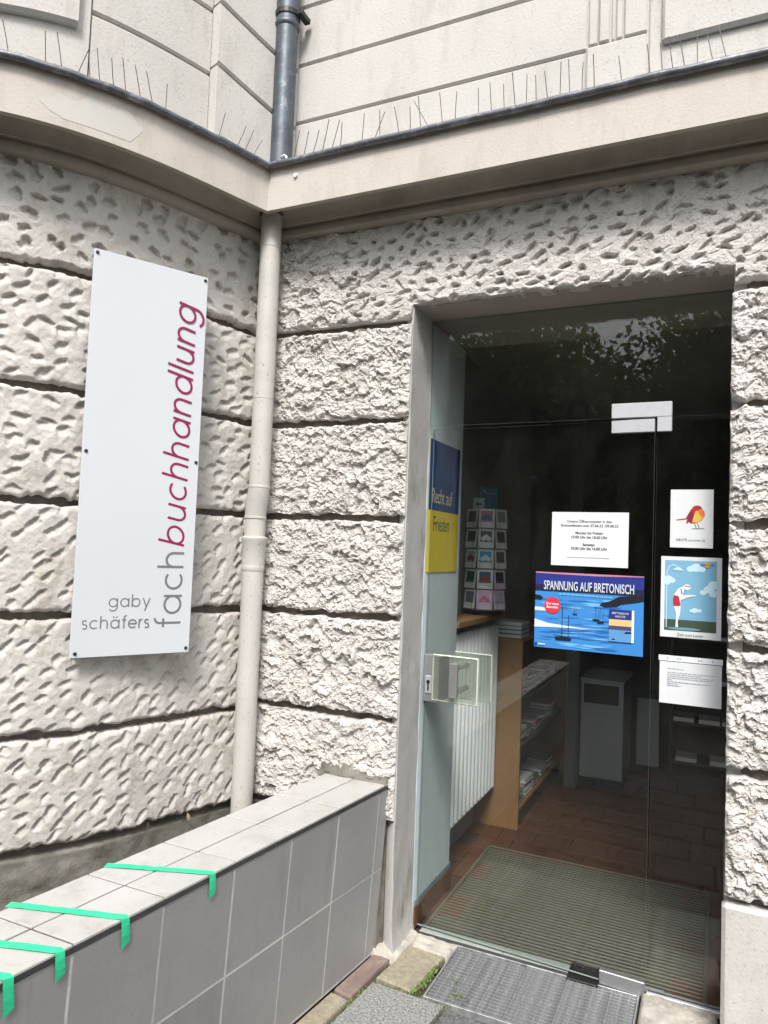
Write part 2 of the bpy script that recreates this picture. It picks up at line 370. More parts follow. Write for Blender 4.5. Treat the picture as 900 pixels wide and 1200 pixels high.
M['radi'] = mat('radiator_enamel', (.83, .86, .885), .32, var=.02)
M['shopwall'] = mat('shop_wall_paint', (.27, .265, .25), .9, var=.05)
M['darkshelf'] = mat('dark_shelf', (.07, .062, .055), .6, var=.2)
M['cabinet'] = mat('grey_cabinet_paint', (.33, .36, .39), .5, var=.04)
M['cabinetd'] = mat('dark_grey_cabinet_paint', (.06, .065, .07), .5, var=.05)
M['pillar'] = mat('slate_grey_pillar', (.13, .15, .16), .6, var=.06)
M['paper'] = flat('white_paper', (.72, .745, .77), .6)
M['ink'] = flat('black_ink', (.02, .02, .025), .6)
M['palegrey'] = flat('pale_grey_ink', (.33, .36, .40), .6)
M['red_brick'] = mat('worn_red_paver', (.235, .17, .15), .9, var=.2, scale=12, col2=(.36, .31, .27), fac2=(14, .5, .75), bump=.002, bscale=80)
M['sand_slab'] = mat('sandy_paver', (.315, .28, .21), .92, var=.28, scale=45, col2=(.24, .21, .155), fac2=(9, .5, .75), bump=.003, bscale=90)
M['grey_slab'] = mat('exposed_aggregate_slab', (.26, .26, .25), .92, var=.6, scale=110, col2=(.16, .155, .145), fac2=(5, .55, .8), bump=.003, bscale=140, detail=2)
M['dark_slab'] = mat('dark_slab', (.13, .13, .135), .9, var=.5, scale=90, bump=.002, bscale=140, detail=2)
M['street_slab'] = mat('dark_street_slab', (.085, .083, .08), .92, var=.4, scale=70, bump=.002, bscale=140, detail=2)
M['mortar'] = mat('rough_mortar', (.46, .43, .38), .95, var=.25, scale=20, col2=(.22, .205, .18), fac2=(9, .5, .72), bump=.004, bscale=60)
M['soil'] = mat('dark_soil_joint', (.085, .072, .055), 1., var=.5, scale=40, bump=.004, bscale=80)
M['moss'] = mat('moss_green', (.13, .21, .045), .9, var=.4, scale=60)
M['galv'] = mat('galvanised_steel', (.44, .45, .465), .5, metal=.6, var=.45, scale=25)
M['asphalt'] = mat('asphalt', (.05, .05, .052), .95, var=.3, scale=60)
M['leaf_'] = mat('tree_leaf', (.055, .10, .025), .55, var=.5, scale=3)
def leafmat():
    m = M['leaf_']; n = m.node_tree; p = n.nodes['Principled BSDF']; o = [x for x in n.nodes if x.type == 'OUTPUT_MATERIAL'][0]
    t = n.nodes.new('ShaderNodeBsdfTranslucent'); t.inputs[0].default_value = (.16, .22, .04, 1); mx = n.nodes.new('ShaderNodeMixShader'); mx.inputs[0].default_value = .35
    n.links.new(p.outputs[0], mx.inputs[1]); n.links.new(t.outputs[0], mx.inputs[2]); n.links.new(mx.outputs[0], o.inputs[0]); return m
M['leaf'] = leafmat()
M['bark'] = mat('tree_bark', (.09, .07, .05), .95, var=.4, scale=12, bump=.01, bscale=20)
M['wire'] = mat('spike_wire', (.10, .095, .09), .5, metal=.5)
M['chrome'] = mat('rack_wire', (.30, .30, .31), .35, metal=.8)

# ------------------------------------------------------------------ ground, street
gs_ = MB(); gs_.V = [(-150, -150, -.06), (150, -150, -.06), (150, 60, -.06), (-150, 60, -.06)]; gs_.F = [(0, 1, 2, 3)]
struct('ground', mesh('ground', gs_.V, gs_.F, M['soil']))
struct('road', mesh('road', [(-60, -40, -.15+.115), (60, -40, -.15+.115), (60, -5.2, -.035), (-60, -5.2, -.035)], [(0, 1, 2, 3)], M['asphalt']))
pav = struct('pavement', MB().box((-4, -5.2, -.05), (6, .02, -.022)).box((-4, -5.35, -.05), (6, -5.2, .005)).build('pavement', M['soil']).data.copy())
for o in [o for o in list(COL.objects) if o.name == 'pavement' and o.get('kind') != 'structure']: bpy.data.objects.remove(o)
pav.name = 'pavement'; ORG['pavement'] = (0, 0, 0)
rg = random.Random(4)
def slab(name, P, top, m, th=.03, dip=0.):
    """paver from four plan corners, chamfered top"""
    P = [np.array(p, float) for p in P]; c = sum(P)/4; V = []
    for (k, zz) in ((1., -th), (1., -.006), (.0, 0.)):
        for p in P:
            q = p if k else p+(c-p)/np.linalg.norm(c-p)*.008
            V.append((q[0], q[1], top+zz))
    F = [(8, 9, 10, 11)]
    for a in (0, 4):
        for i in range(4): F.append((a+i, a+(i+1) % 4, a+4+(i+1) % 4, a+4+i))
    area = sum(P[i][0]*P[(i+1) % 4][1]-P[(i+1) % 4][0]*P[i][1] for i in range(4))
    if area < 0: F = [f[::-1] for f in F]
    return ob(name, mesh(name, V, F, m), pav)
slab('brick', [(-.066, .022), (.004, .010), (-.018, -.285), (-.094, -.272)], .0, M['red_brick'])
slab('brick', [(-.098, -.283), (-.02, -.297), (-.045, -.56), (-.125, -.55)], -.004, M['sand_slab'])
slab('brick', [(-.128, -.56), (-.05, -.572), (-.078, -.84), (-.155, -.83)], -.002, M['red_brick'])
slab('paving_slab', [(.045, .135), (.200, .127), (.163, -.150), (.014, -.132)], .004, M['sand_slab'])
slab('paving_slab', [(.010, -.160), (.300, -.166), (.265, -.56), (-.022, -.555)], .0, M['grey_slab'])
slab('paving_slab', [(.312, -.175), (.62, -.18), (.60, -.56), (.275, -.56)], -.006, M['dark_slab'])
slab('paving_slab', [(.632, -.18), (.935, -.18), (.92, -.56), (.612, -.56)], -.004, M['dark_slab'])
slab('paving_slab', [(.947, -.18), (1.30, -.18), (1.30, -.56), (.932, -.56)], -.003, M['grey_slab'])
for j in range(8):
    for i in range(12):
        x0 = -.03-.11*(j*.3+.6)+i*.306+(j % 2)*.1; y0 = -.575-j*.306
        slab('paving_slab', [(x0, y0), (x0+.296, y0), (x0+.296, y0-.296), (x0, y0-.296)], rg.uniform(-.006, .0), M['street_slab'])
# mortar patch at the foot of the jamb and the threshold stone right of the grate
def lump(name, poly, z0, h, m, parent, seed):
    rng = np.random.default_rng(seed); n = 26
    a, b, c, d = [np.array(p, float) for p in poly]; u = np.linspace(0, 1, n)
    U, W = np.meshgrid(u, u); X = (a*(1-U)[..., None]+b*U[..., None])*(1-W)[..., None]+(d*(1-U)[..., None]+c*U[..., None])*W[..., None]
    e = np.minimum(np.minimum(U, 1-U), np.minimum(W, 1-W)); Zv = z0+h(U, W)*np.clip(e/.08, 0, 1)**.5+.003*vnoise(n, n, 1/n, 1/n, .12, rng)*np.clip(e/.05, 0, 1)
    Zv = np.where(e <= 0, -.03, Zv)
    return ob(name, gridmesh(name, np.concatenate([X, Zv[..., None]], -1), m, True, False), parent)
lump('mortar_patch', [(-.055, .012), (.045, .10), (.20, .125), (.232, .236)][:4], 0, lambda U, W: .006+0*U, M['mortar'], pav, 3) if False else None
lump('mortar_patch', [(-.082, -.004), (.040, .012), (.046, .242), (-.002, .242)], .0, lambda U, W: .010+.022*(1-U), M['mortar'], pav, 3)
lump('mortar_patch', [(.045, .138), (.206, .13), (.228, .238), (.02, .242)], .0, lambda U, W: .006+0*U, M['mortar'], pav, 5)
lump('threshold_stone', [(.945, -.17), (1.212, -.17), (1.212, .235), (.94, .235)], .0, lambda U, W: .012+.028*W, M['mortar'], pav, 7)

# moss and weeds
def moss(name, spots, seed):
    rng = np.random.default_rng(seed); V = []; F = []
    for (x, y, z, rx, ry, n) in spots:
        for _ in range(n):
            p = np.array([x+rng.normal()*rx, y+rng.normal()*ry, z]); a = rng.uniform(0, 6.28); l = rng.uniform(.004, .011); hgt = rng.uniform(.002, .014)
            d = np.array([math.cos(a), math.sin(a), 0])*l; k = len(V); t = np.array([-d[1], d[0], 0])*.45
            V += [p-t*.3, p+d*.5+t+(0, 0, hgt*.7), p+d+(0, 0, hgt), p+d*.5-t+(0, 0, hgt*.7)]; F.append((k, k+1, k+2, k+3))
    o = ob(name, mesh(name, V, F, M['moss'])); o['kind'] = 'stuff'; tag(o, 'green moss and weeds growing in the gaps round the door grate', 'moss'); return o
moss('moss', [(.19, -.02, -.004, .006, .06, 170), (.165, -.13, -.006, .012, .012, 50), (.33, -.10, .0, .02, .018, 22), (.30, -.02, .0, .012, .02, 10), (.29, -.158, -.01, .03, .004, 40),
              (.0, -.33, -.012, .006, .10, 90), (.31, -.30, -.012, .004, .10, 60), (.12, -.158, -.008, .06, .003, 50)], 8)

# ------------------------------------------------------------------ building
bld = thing('corner_building', (-.1, .3, 0), 'cream stucco building with rough rusticated stone courses, rounded bay and glass shop door', 'building')
# cores behind the stones
c_ = MB(); c_.box((-1.0, .05, 0), (-.05, .72, 3.09)); c_.box((1.27, .05, 0), (2.06, .72, 3.09)); c_.box((-.05, .05, 2.72), (1.27, .72, 3.09)); c_.box((2.06, .03, 2.69), (5.2, .72, 3.09)); c_.box((4.7, .03, 0), (5.2, .72, 2.69)); c_.box((2.06, .03, 0), (4.7, .72, .5))
c_.build('joint_backing', M['joint'], bld)
S, Zg = np.meshgrid(np.linspace(-.05, 3.3, 140), np.linspace(0, 3.1, 3))
ob('joint_backing', gridmesh('joint_backing', bay(S, np.full_like(S, -.05), Zg), M['joint']), bld)
# stones of the bay
LJ = [2.648, 2.211, 1.781, 1.351, .907, .485]; GAP = .015
jz = [lambda s: np.interp(s, [0, .04, .29, .85, 1.1], [2.624, 2.626, 2.648, 2.666, 2.663])]
sty = ['pit', 'bowl', 'bowl', 'gouge', 'gouge', 'gouge']
for i in range(6):
    lo = (lambda s: jz[0](s)+GAP) if i == 0 else LJ[i]+GAP
    hi = 3.083 if i == 0 else ((lambda s: jz[0](s)-GAP) if i == 1 else LJ[i-1]-GAP)
    stone('stone', bld, bay, .0, 1.75, lo, hi, sty[i], 100+i, M['render_bay'], ds=.0039, endA=False, endB=False)
# beyond the frame the courses carry on smooth
for i in range(6):
    z0 = LJ[i]+GAP; z1 = 3.083 if i == 0 else LJ[i-1]-GAP
    S, Zg = np.meshgrid(np.linspace(1.755, 3.3, 60), np.linspace(z0, z1, 12)); H = np.random.default_rng(i).normal(0, .004, S.shape)
    ob('stone', gridmesh('stone', bay(S, H, Zg), M['render_bay']), bld)
# stones of the pier between corner and door
RJ = [2.620, 2.200, 1.780, 1.360, .940, .515]
for i in range(1, 6):
    stone('stone', bld, front, XC+.02, -.004, RJ[i]+GAP, RJ[i-1]-GAP, 'hack', 200+i, M['render'], ds=.0044, endA=False)
for i in range(1, 6):
    stone('stone', bld, front, 1.220, 2.04, RJ[i]+GAP, RJ[i-1]-GAP, 'hack', 300+i, M['render'], ds=.0044, endB=False, edge=.009)
zlow = lambda s: np.where((s > -.004) & (s < 1.226), 2.689, RJ[0]+GAP)
stone('stone', bld, front, XC+.02, 2.05, zlow, 3.072, 'lintel', 41, M['render'], ds=.0044, endA=False, endB=False, edge=.0032)
# plain base blocks
b_ = MB(); b_.bbox((1.212, .004, -.02), (2.055, .06, .505), .012); b_.build('base_block', M['plaster'], bld)
S, Zg = np.meshgrid(np.linspace(-.1, 3.3, 240), np.linspace(-.02, .47, 50)); rng = np.random.default_rng(2)
H = -.022+.004*vnoise(50, 240, .01, .014, .08, rng)+.002*vnoise(50, 240, .01, .014, .03, rng)
H = np.where(Zg > .462, -.05, H)
ob('plinth', gridmesh('plinth', bay(S, H, Zg), M['plinth']), bld)
MB().box((XC-.1, .012, 0), (-.06, .05, .50)).build('plinth', M['plinth'], bld)
# door jambs, soffit
def jamb(x0, x1, face, seed):
    rng = np.random.default_rng(seed); n, k = 130, 60
    z = np.linspace(-.02, 2.70, n); y = np.r_[.07, np.linspace(.022, .70, k)]
    Y, Zj = np.meshgrid(y, z); X = np.full_like(Y, face)+(.0012*vnoise(n, k+1, .021, .004, .09, rng)+.0004*vnoise(n, k+1, .021, .004, .04, rng))
    X[:, 0] = x0; X[:, 1] -= .004
    return X, Y, Zj
X, Y, Zj = jamb(-.06, 0, 0., 4)
Y2 = Y.copy(); Y2[:, 1:] = np.interp(Y[:, 1:], [.022, .70], [.022, .243])
flare = np.clip(1-Zj/.16, 0, 1)**2*.016; X = X+flare*(np.arange(X.shape[1]) > 0)
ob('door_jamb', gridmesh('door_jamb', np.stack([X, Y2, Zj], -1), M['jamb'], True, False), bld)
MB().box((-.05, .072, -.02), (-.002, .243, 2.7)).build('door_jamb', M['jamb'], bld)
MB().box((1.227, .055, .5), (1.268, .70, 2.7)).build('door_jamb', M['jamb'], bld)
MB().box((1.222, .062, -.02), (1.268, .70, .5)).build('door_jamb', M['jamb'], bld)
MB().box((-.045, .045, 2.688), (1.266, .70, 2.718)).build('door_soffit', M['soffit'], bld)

# cornice : profile swept along the bay and along the front
prof = [(-.02, 3.052), (.026, 3.052), (.040, 3.058), (.046, 3.070), (.044, 3.084), (.036, 3.090), (.036, 3.096), (.058, 3.098), (.066, 3.116), (.082, 3.136), (.106, 3.152), (.138, 3.160),
        (.170, 3.160), (.171, 3.110), (.176, 3.105), (.200, 3.105), (.2005, 3.300), (.19, 3.306), (-.02, 3.318)]
def cornpt(kind, t):
    out = []
    for (h, z) in prof:
        if kind == 'bay': out.append(bay(t, h, z))
        else: out.append((t, -h, z))
    return out
# inner mitre: where offset curves of bay and front meet
_st = np.linspace(0, 1.2, 2401)
def mitre(h):
    p = bay(_st, np.full_like(_st, h), 0); i = int(np.argmin(np.abs(p[:, 1]+h)+(p[:, 0] > 5)*9)); return float(_st[i]), float(p[i, 0])
A = []
for t in np.linspace(0, 1, 90):
    row = []
    for (h, z) in prof:
        s0, _ = mitre(max(h, 0)); row.append(bay(s0+(3.3-s0)*t**1.2, h, z))
    A.append(row)
def cornice(A, fl):
    A = np.array(A, float)
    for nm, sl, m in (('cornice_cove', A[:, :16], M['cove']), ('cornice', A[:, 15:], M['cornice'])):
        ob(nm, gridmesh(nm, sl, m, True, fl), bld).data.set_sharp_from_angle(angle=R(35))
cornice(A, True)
A = []
for t in np.linspace(0, 1, 3):
    row = []
    for (h, z) in prof:
        _, x0 = mitre(max(h, 0)); row.append((x0+(5.2-x0)*t, -h, z))
    A.append(row)
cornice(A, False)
rng = np.random.default_rng(6); S, Zg = np.meshgrid(np.linspace(0, 1, 40), np.linspace(0, 1, 16))
lo_ = .72+.012*vnoise(16, 40, .01, .01, .03, rng)[:, :1]+.02*(Zg[:, :1]-.5)**2*4; hi_ = .975+.02*vnoise(16, 40, .01, .01, .04, rng)[:, :1]-.05*(Zg[:, :1]-.4)**2
Zp = 3.135+(.105+.02*vnoise(2, 40, 1e-6, .025, .2, rng)[:1])*Zg
ob('paint_patch', gridmesh('paint_patch', bay(lo_+(hi_-lo_)*S, np.full_like(S, .2009), Zp), M['patch'], True, True), bld)
# lead flashing with rolled drip edge
lp = [(-.02, 3.330), (.205, 3.312), (.222, 3.310), (.232, 3.303), (.234, 3.292), (.227, 3.283), (.217, 3.281), (.209, 3.286), (.206, 3.296)]
rng = np.random.default_rng(12)
def sweep_lead(kind):
    n = 260; A = []; wob = n1(n, .012, .06, rng)*.0022+n1(n, .012, .25, rng)*.003
    for i, t in enumerate(np.linspace(0, 1, n)):
        row = []
        for (h, z) in lp:
            s0, x0 = mitre(max(h, 0)); k = max(0, h-.2)/.03*wob[i]
            row.append(bay(s0+(3.3-s0)*t, h, z+k) if kind == 'bay' else (x0+(5.2-x0)*t, -h, z+k))
        A.append(row)
    return np.array(A, float)
ob('lead_flashing', gridmesh('lead_flashing', sweep_lead('bay'), M['lead'], True, True), bld)
ob('lead_flashing', gridmesh('lead_flashing', sweep_lead('front'), M['lead'], True, False), bld)
# upper storey, front
def panel(x0, x1, z0, z1, y=0., m='plaster', c=.007, name='facing_panel'):
    return MB().bbox((x0, y, z0), (x1, y+.06, z1), c).build(name, M[m], bld)
MB().box((-.9, .012, 3.25), (5.2, .4, 6.2)).build('upper_wall', M['plaster'], bld)
rows = [(3.27, 3.607), (3.615, 3.885), (3.893, 4.168), (4.176, 4.46), (4.468, 4.75)]
for i, (a, b) in enumerate(rows):
    panel(XC-.05, .697 if i else .690, a, b)
panel(.697, .918, 3.27, 3.622, y=-.004)
for (x0, x1, y) in ((.705, .738, .0), (.745, .782, -.004), (.790, .802, .004), (.808, .830, .0), (.838, .918, -.002)):
    panel(x0, x1, 3.630, 4.75, y, c=.004)
panel(.924, 5.1, 3.27, 4.75, y=.004)
MB().bbox((.974, -.022, 3.558), (2.6, .01, 4.75), .010).build('raised_panel', M['plaster'], bld)
# upper storey, bay
def baypanel(s0, s1, z0, z1, off, name='facing_panel', c=.008, m='plaster'):
    n = max(6, int((s1-s0)/.03)); S = np.linspace(s0, s1, n); A = []
    f0 = z0 if callable(z0) else (lambda s: s*0+z0); f1 = z1 if callable(z1) else (lambda s: s*0+z1)
    rings = [(-.06, 0, 0), (-c, 0, 0), (0, c, 0), (0, -c, 1), (-c, 0, 1), (-.06, 0, 1)]
    for (dh, dz, top) in rings:
        zz = f1(S) if top else f0(S)
        A.append(bay(S, off+dh, zz+dz))
    A = np.array(A); e0 = bay(np.full(6, s0), np.array([off-.06]*6), A[:, 0, 2]); e1 = bay(np.full(6, s1), np.array([off-.06]*6), A[:, -1, 2])
    A[:, 0] = bay(np.full(6, s0+.0), off+np.array([r[0] for r in rings]), A[:, 0, 2])
    A = np.concatenate([e0[:, None], A, e1[:, None]], 1)
    o = ob(name, gridmesh(name, A, M[m], True, True), bld); o.data.set_sharp_from_angle(angle=R(30)); return o
S, Zg = np.meshgrid(np.linspace(-.1, 3.3, 140), np.linspace(3.25, 6.2, 3))
ob('upper_wall', gridmesh('upper_wall', bay(S, np.full_like(S, .055), Zg), M['plaster']), bld)
g1 = lambda s: np.interp(s, [0, .42], [3.590, 3.690]); g2 = lambda s: np.interp(s, [0, .42], [3.865, 3.965])
sh = lambda f, d: (lambda s: f(s)+d)
baypanel(-.05, .385, 3.27, sh(g1, -.006), .125); baypanel(-.05, .385, sh(g1, .006), sh(g2, -.006), .125); baypanel(-.05, .385, sh(g2, .006), sh(g2, .28), .125)
baypanel(.388, .872, 3.27, 3.648, .07); baypanel(.388, .872, 3.658, 3.93, .07); baypanel(.388, .872, 3.94, 4.3, .07)
baypanel(.878, 3.2, 3.27, 4.75, .078)
baypanel(.920, 2.6, sh(lambda s: np.interp(s, [.92, 1.15], [3.560, 3.535]), 0), 4.75, .110, name='raised_panel', c=.012)

# glass entrance
GY = .248
def pane(name, x0, x1, z0, z1, parent):
    o = MB().box((x0, GY-.005, z0), (x1, GY+.005, z1)).build(name, M['glass'], parent); o.data.materials.append(M['glassedge'])
    for i, p in enumerate(o.data.polygons):
        if abs(p.normal.y) < .5: p.material_index = 1
    return o
door = pane('door', .006, .955, .012, 2.200, bld)
side = pane('side_pane', .963, 1.222, .026, 2.200, bld)
tran = pane('transom_pane', .004, 1.222, 2.209, 2.684, bld)
h_ = MB(); h_.bbox((.790, GY-.012, 2.150), (.955, GY+.012, 2.202), .002); h_.build('hinge_plate', M['satin'], door)
h_ = MB(); h_.bbox((.790, GY-.013, 2.2085), (1.017, GY+.013, 2.268), .002); h_.bbox((.963, GY-.0125, 2.150), (1.017, GY+.0125, 2.2083), .002); h_.build('hinge_plate', M['satin'], tran)
MB().bbox((.789, GY-.014, .003), (.956, GY+.014, .055), .002).build('floor_pivot', M['steel'], door)
MB().bbox((.668, GY-.03, -.004), (.788, GY+.09, .006), .002).build('floor_spring_cover', M['black'], bld)
MB().bbox((.962, GY-.02, .004), (1.222, GY+.02, .026), .003).build('glazing_channel', M['satin'], side)
pane('added_window_pane', 2.10, 4.66, .54, 2.65, bld)  # unseen side window added to bring daylight into the shop
w_ = MB(); w_.bbox((2.06, .22, .5), (2.099, .28, 2.69), .004); w_.bbox((4.661, .22, .5), (4.7, .28, 2.69), .004); w_.bbox((2.0995, .22, .5), (4.6605, .28, .539), .004); w_.bbox((2.0995, .22, 2.651), (4.6605, .28, 2.69), .004)
w_.build('added_window_frame', M['steel'], bld)
# lock and handle
MB().bbox((.004, GY-.016, .984), (.0765, GY+.016, 1.190), .002).build('lock_case', M['steel'], door)
lk = MB(); lk.bbox((.014, GY-.024, 1.020), (.046, GY-.0165, 1.098), .003); lk.build('lock_plate', M['satin'], door)
lk = MB(); lk.tube([(.030, GY-.0245, 1.072), (.030, GY-.0275, 1.072)], .008, 12); lk.bbox((.0265, GY-.0275, 1.034), (.0335, GY-.0245, 1.072), .001); lk.build('keyhole', M['black'], door)
hd = MB(); hd.bbox((.078, .150, 1.008), (.287, .160, 1.207), .004)
for h_o in (hd.build('handle', M['acryl'], door), MB().bbox((.120, GY+.045, 1.000), (.298, GY+.055, 1.208), .004).build('handle', M['acryl'], door)):
    h_o.data.materials.append(M['acryledge'])
    for p in h_o.data.polygons:
        if abs(p.normal.y) < .9: p.material_index = 1
MB().bbox((.078, .1635, 1.004), (.104, GY-.0175, 1.192), .002).build('handle_bracket', M['steel'], door)
MB().bbox((.108, .165, 1.008), (.120, GY-.007, 1.190), .002).build('handle_bracket', M['black'], door)
MB().bbox((.168, .126, 1.034), (.202, .146, 1.178), .002).build('handle_bar', M['steel'], door)
for zz in (1.055, 1.155):
    MB().tube([(.185, .1465, zz), (.185, .149, zz)], .012, 14).tube([(.185, .1605, zz), (.185, GY-.006, zz)], .012, 14).tube([(.185, GY+.006, zz), (.185, GY+.044, zz)], .012, 14).build('standoff', M['steel'], door, smooth=True)

# ------------------------------------------------------------------ tiled parapet
par = thing('tiled_wall', (-.25, -1.3, 0), 'low grey tiled wall with pale coping tiles left of the shop door', 'wall')
PJ = [-.018, .058]+[.344+.2765*k for k in range(12)]
xf = lambda a, z: -.072+.042*z/.69-.103*a
def hexa(name, c8, m, parent):
    return MB().quad8(c8).build(name, m, parent)
def facetile(a0, a1, z0, z1):
    g = .003; a0 += g; a1 -= g; z0 += g; z1 -= g; q = rg.uniform(-.0006, .0006)
    P = lambda a, z, d: (xf(a, z)-d, -a, z)
    V = [P(a0, z0, 0-q), P(a1, z0, 0-q), P(a1, z1, 0-q), P(a0, z1, 0-q), P(a0, z0, .01), P(a1, z0, .01), P(a1, z1, .01), P(a0, z1, .01)]
    c = .0012
    V2 = [P(a0+c, z0+c, -c-q), P(a1-c, z0+c, -c-q), P(a1-c, z1-c, -c-q), P(a0+c, z1-c, -c-q)]
    V = V2+V
    F = [(3, 2, 1, 0)]
    for i in range(4): j = (i+1) % 4; F += [(i, j, 4+j, 4+i), (4+i, 4+j, 8+j, 8+i)]
    ob('tile', mesh('tile', V, F, M['tile'] if rg.random() < .6 else M['tile_b']), par)
for i in range(len(PJ)-1):
    facetile(PJ[i], PJ[i+1], .008, .345); facetile(PJ[i], PJ[i+1], .345, .6675)
def toptile(a0, a1, w0, w1):
    g = .0034; a0 += g; a1 -= g; w0 += g*(w0 > .01); w1 -= g; q = rg.uniform(-.0008, .0008); z0, z1 = .684, .690+q; c = .0015
    P = lambda a, w, z: (xf(a, .69)-w+.001, -a+.03*(w-.14)*-1*.4, z)
    V = [P(a0, w0, z0), P(a1, w0, z0), P(a1, w1, z0), P(a0, w1, z0), P(a0, w0, z1-c), P(a1, w0, z1-c), P(a1, w1, z1-c), P(a0, w1, z1-c),
         P(a0+c, w0+c, z1), P(a1-c, w0+c, z1), P(a1-c, w1-c, z1), P(a0+c, w1-c, z1)]
    F = [(11, 10, 9, 8), (0, 1, 2, 3)]
    for b in (0, 4):
        for i in range(4): j = (i+1) % 4; F.append((b+i, b+4+i, b+4+j, b+j))
    ob('coping_tile', mesh('coping_tile', V, F, M['tiletop']), par)
TJ = [-.012]+PJ[2:]
for i in range(len(TJ)-1):
    toptile(TJ[i], TJ[i+1], 0, .143); toptile(TJ[i], TJ[i+1], .143, .284)
a0, a1 = -.016, PJ[-1]
P = lambda a, z, d: (xf(a, z)-d, -a, z)
hexa('wall_core', [P(a0, .0, .0002), P(a0, .0, .26), P(a1, .0, .26), P(a1, .0, .0002), P(a0, .668, .0002), P(a0, .668, .27), P(a1, .668, .27), P(a1, .668, .0002)], M['grout'], par)
hexa('wall_core', [P(a0, .6683, .006), P(a0, .6683, .279), P(a1, .6683, .279), P(a1, .6683, .006), P(a0, .6865, .006), P(a0, .6865, .279), P(a1, .6865, .279), P(a1, .6865, .006)], M['groutdark'], par)
hexa('edge_trim', [P(a0, .6685, -.003), P(a0, .6685, .005), P(a1, .6685, .005), P(a1, .6685, -.003), P(a0, .6838, -.003), P(a0, .6838, .005), P(a1, .6838, .005), P(a1, .6838, -.003)], M['trim'], par)

rng = np.random.default_rng(15); S, Zg = np.meshgrid(np.linspace(-.345, -.028, 60), np.linspace(0, 1, 8))
hh = .03+.035*np.clip(1-np.abs(S+.26)/.10, 0, 1)+.008*vnoise(8, 60, .1, .0053, .03, rng); tt = .022+.008*vnoise(8, 60, .1, .0053, .04, rng)
ob('dirt_fillet', gridmesh('dirt_fillet', np.stack([S, -tt*(1-Zg)-.002+.012*Zg, .688+hh*Zg], -1), M['plinth']), par)
# green tapes laid over the coping
def tape(pts, drop, label):
    """pts: two plan points at the back and front of the coping; drop: length hanging down the face"""
    b, f = [np.array(p, float) for p in pts]; d = f-b; d /= np.linalg.norm(d); n = np.array([-d[1], d[0]])*.013
    a = -f[1]; ft = np.array([xf(a, .69)+.0035, f[1]])
    zt = .6925
    rt = random.Random(int(abs(b[1])*1000)); L_ = [(b+(ft-b)*k/14+n*rt.uniform(-.05, .05), zt+rt.uniform(0, .0022)) for k in range(14)]+[(ft+np.array([-.004, 0]), zt+.0003)]
    V = []; F = []
    for (p, z) in L_: V += [(*(p-n), z), (*(p+n), z)]
    for (fx, z) in ((.006, .688), (.008, .672), (.0085, .6725-drop*.5), (.007, .672-drop)):
        sk = (0.672-z)*.22 if z < .672 else 0
        for q in (-1, 1):
            yy = f[1]+q*n[1]/abs(n[1])*abs(n[1])+sk*.6; jag = .006*q if z < .68-drop*.9 else 0
            V.append((xf(-yy, z)+fx, yy, z+jag))
    for i in range(len(V)//2-1): F.append((2*i, 2*i+1, 2*i+3, 2*i+2))
    o = mesh('tape_strip', V, F, M['tape']); t = ob('tape_strip', o)
    md = t.modifiers.new('thickness', 'SOLIDIFY'); md.thickness = .0006; md.offset = 0
    return tag(t, label, 'tape', 'green tape strips over the tiled wall')
tape([(-.427, -1.112), (-.124, -1.000)], .048, 'mint green tape strip over the coping, farthest from the pavement edge and nearest the door')
tape([(-.466, -1.402), (-.149, -1.305)], .052, 'mint green tape strip over the coping, second from the door')
tape([(-.48, -1.585), (-.178, -1.488)], .044, 'mint green tape strip over the coping, third from the door')
tape([(-.52, -1.730), (-.20, -1.612)], .060, 'mint green tape strip at the photo bottom left corner, only its hanging end in view')

# ------------------------------------------------------------------ pipes
def pipe(t, name, pts, r, m, n=20, label=None): return MB().tube(pts, r, n).build(name, m, t, smooth=True, label=label)
dp = thing('downpipe', (-.665, -.09, .5), 'cream painted downpipe in the corner between rounded bay and door wall', 'downpipe')
px, py = -.668, -.092
pipe(dp, 'pipe', [(px, py, 1.90), (px, py, 3.14)], .046, M['pipe'])
pipe(dp, 'bend', [(px, py, 1.905), (px-.002, py+.001, 1.88), (px-.012, py+.006, 1.83), (px-.020, py+.012, 1.785), (px-.021, py+.013, 1.765)], [.0475]*5, M['pipe'])
qx, qy = px-.021, py+.013
pipe(dp, 'pipe', [(qx, qy, 1.66), (qx, qy, 1.768)], .0455, M['pipe'])
pipe(dp, 'pipe', [(qx, qy, .05), (qx, qy, 1.655)], .047, M['pipe'])
for (x, y, z, r, h) in ((px, py, 1.903, .0488, .006), (px, py, 2.30, .0472, .005), (px, py, 2.99, .0475, .006), (qx, qy, 1.768, .0490, .007), (qx, qy, 1.545, .0505, .016), (qx, qy, 1.56, .0500, .006)):
    pipe(dp, 'joint_ring', [(x, y, z-h), (x, y, z-h*.6), (x, y, z+h*.6), (x, y, z+h)], [r-.003, r, r, r-.003], M['pipe'])
pipe(dp, 'socket', [(qx, qy, 1.555), (qx, qy, 1.66), (qx, qy, 1.668), (qx, qy, 1.678), (qx, qy, 1.684)], [.0500, .0515, .056, .056, .0505], M['pipe'])
MB().bbox((qx-.075, qy-.012, 1.655), (qx-.045, qy+.05, 1.678), .003).build('wall_bracket', M['pipe'], dp)
pipe(dp, 'gap_shade_ring', [(px, py, 3.136), (px, py, 3.172)], .057, M['trim'], 28)  # dark ring standing in for the shaded gap round the pipe top
up = thing('zinc_pipe', (-.64, -.085, 3.33), 'dark zinc rainwater pipe standing in the corner above the cornice', 'pipe')
pipe(up, 'pipe', [(-.640, -.085, 3.31), (-.640, -.085, 4.02)], .051, M['zinc'])
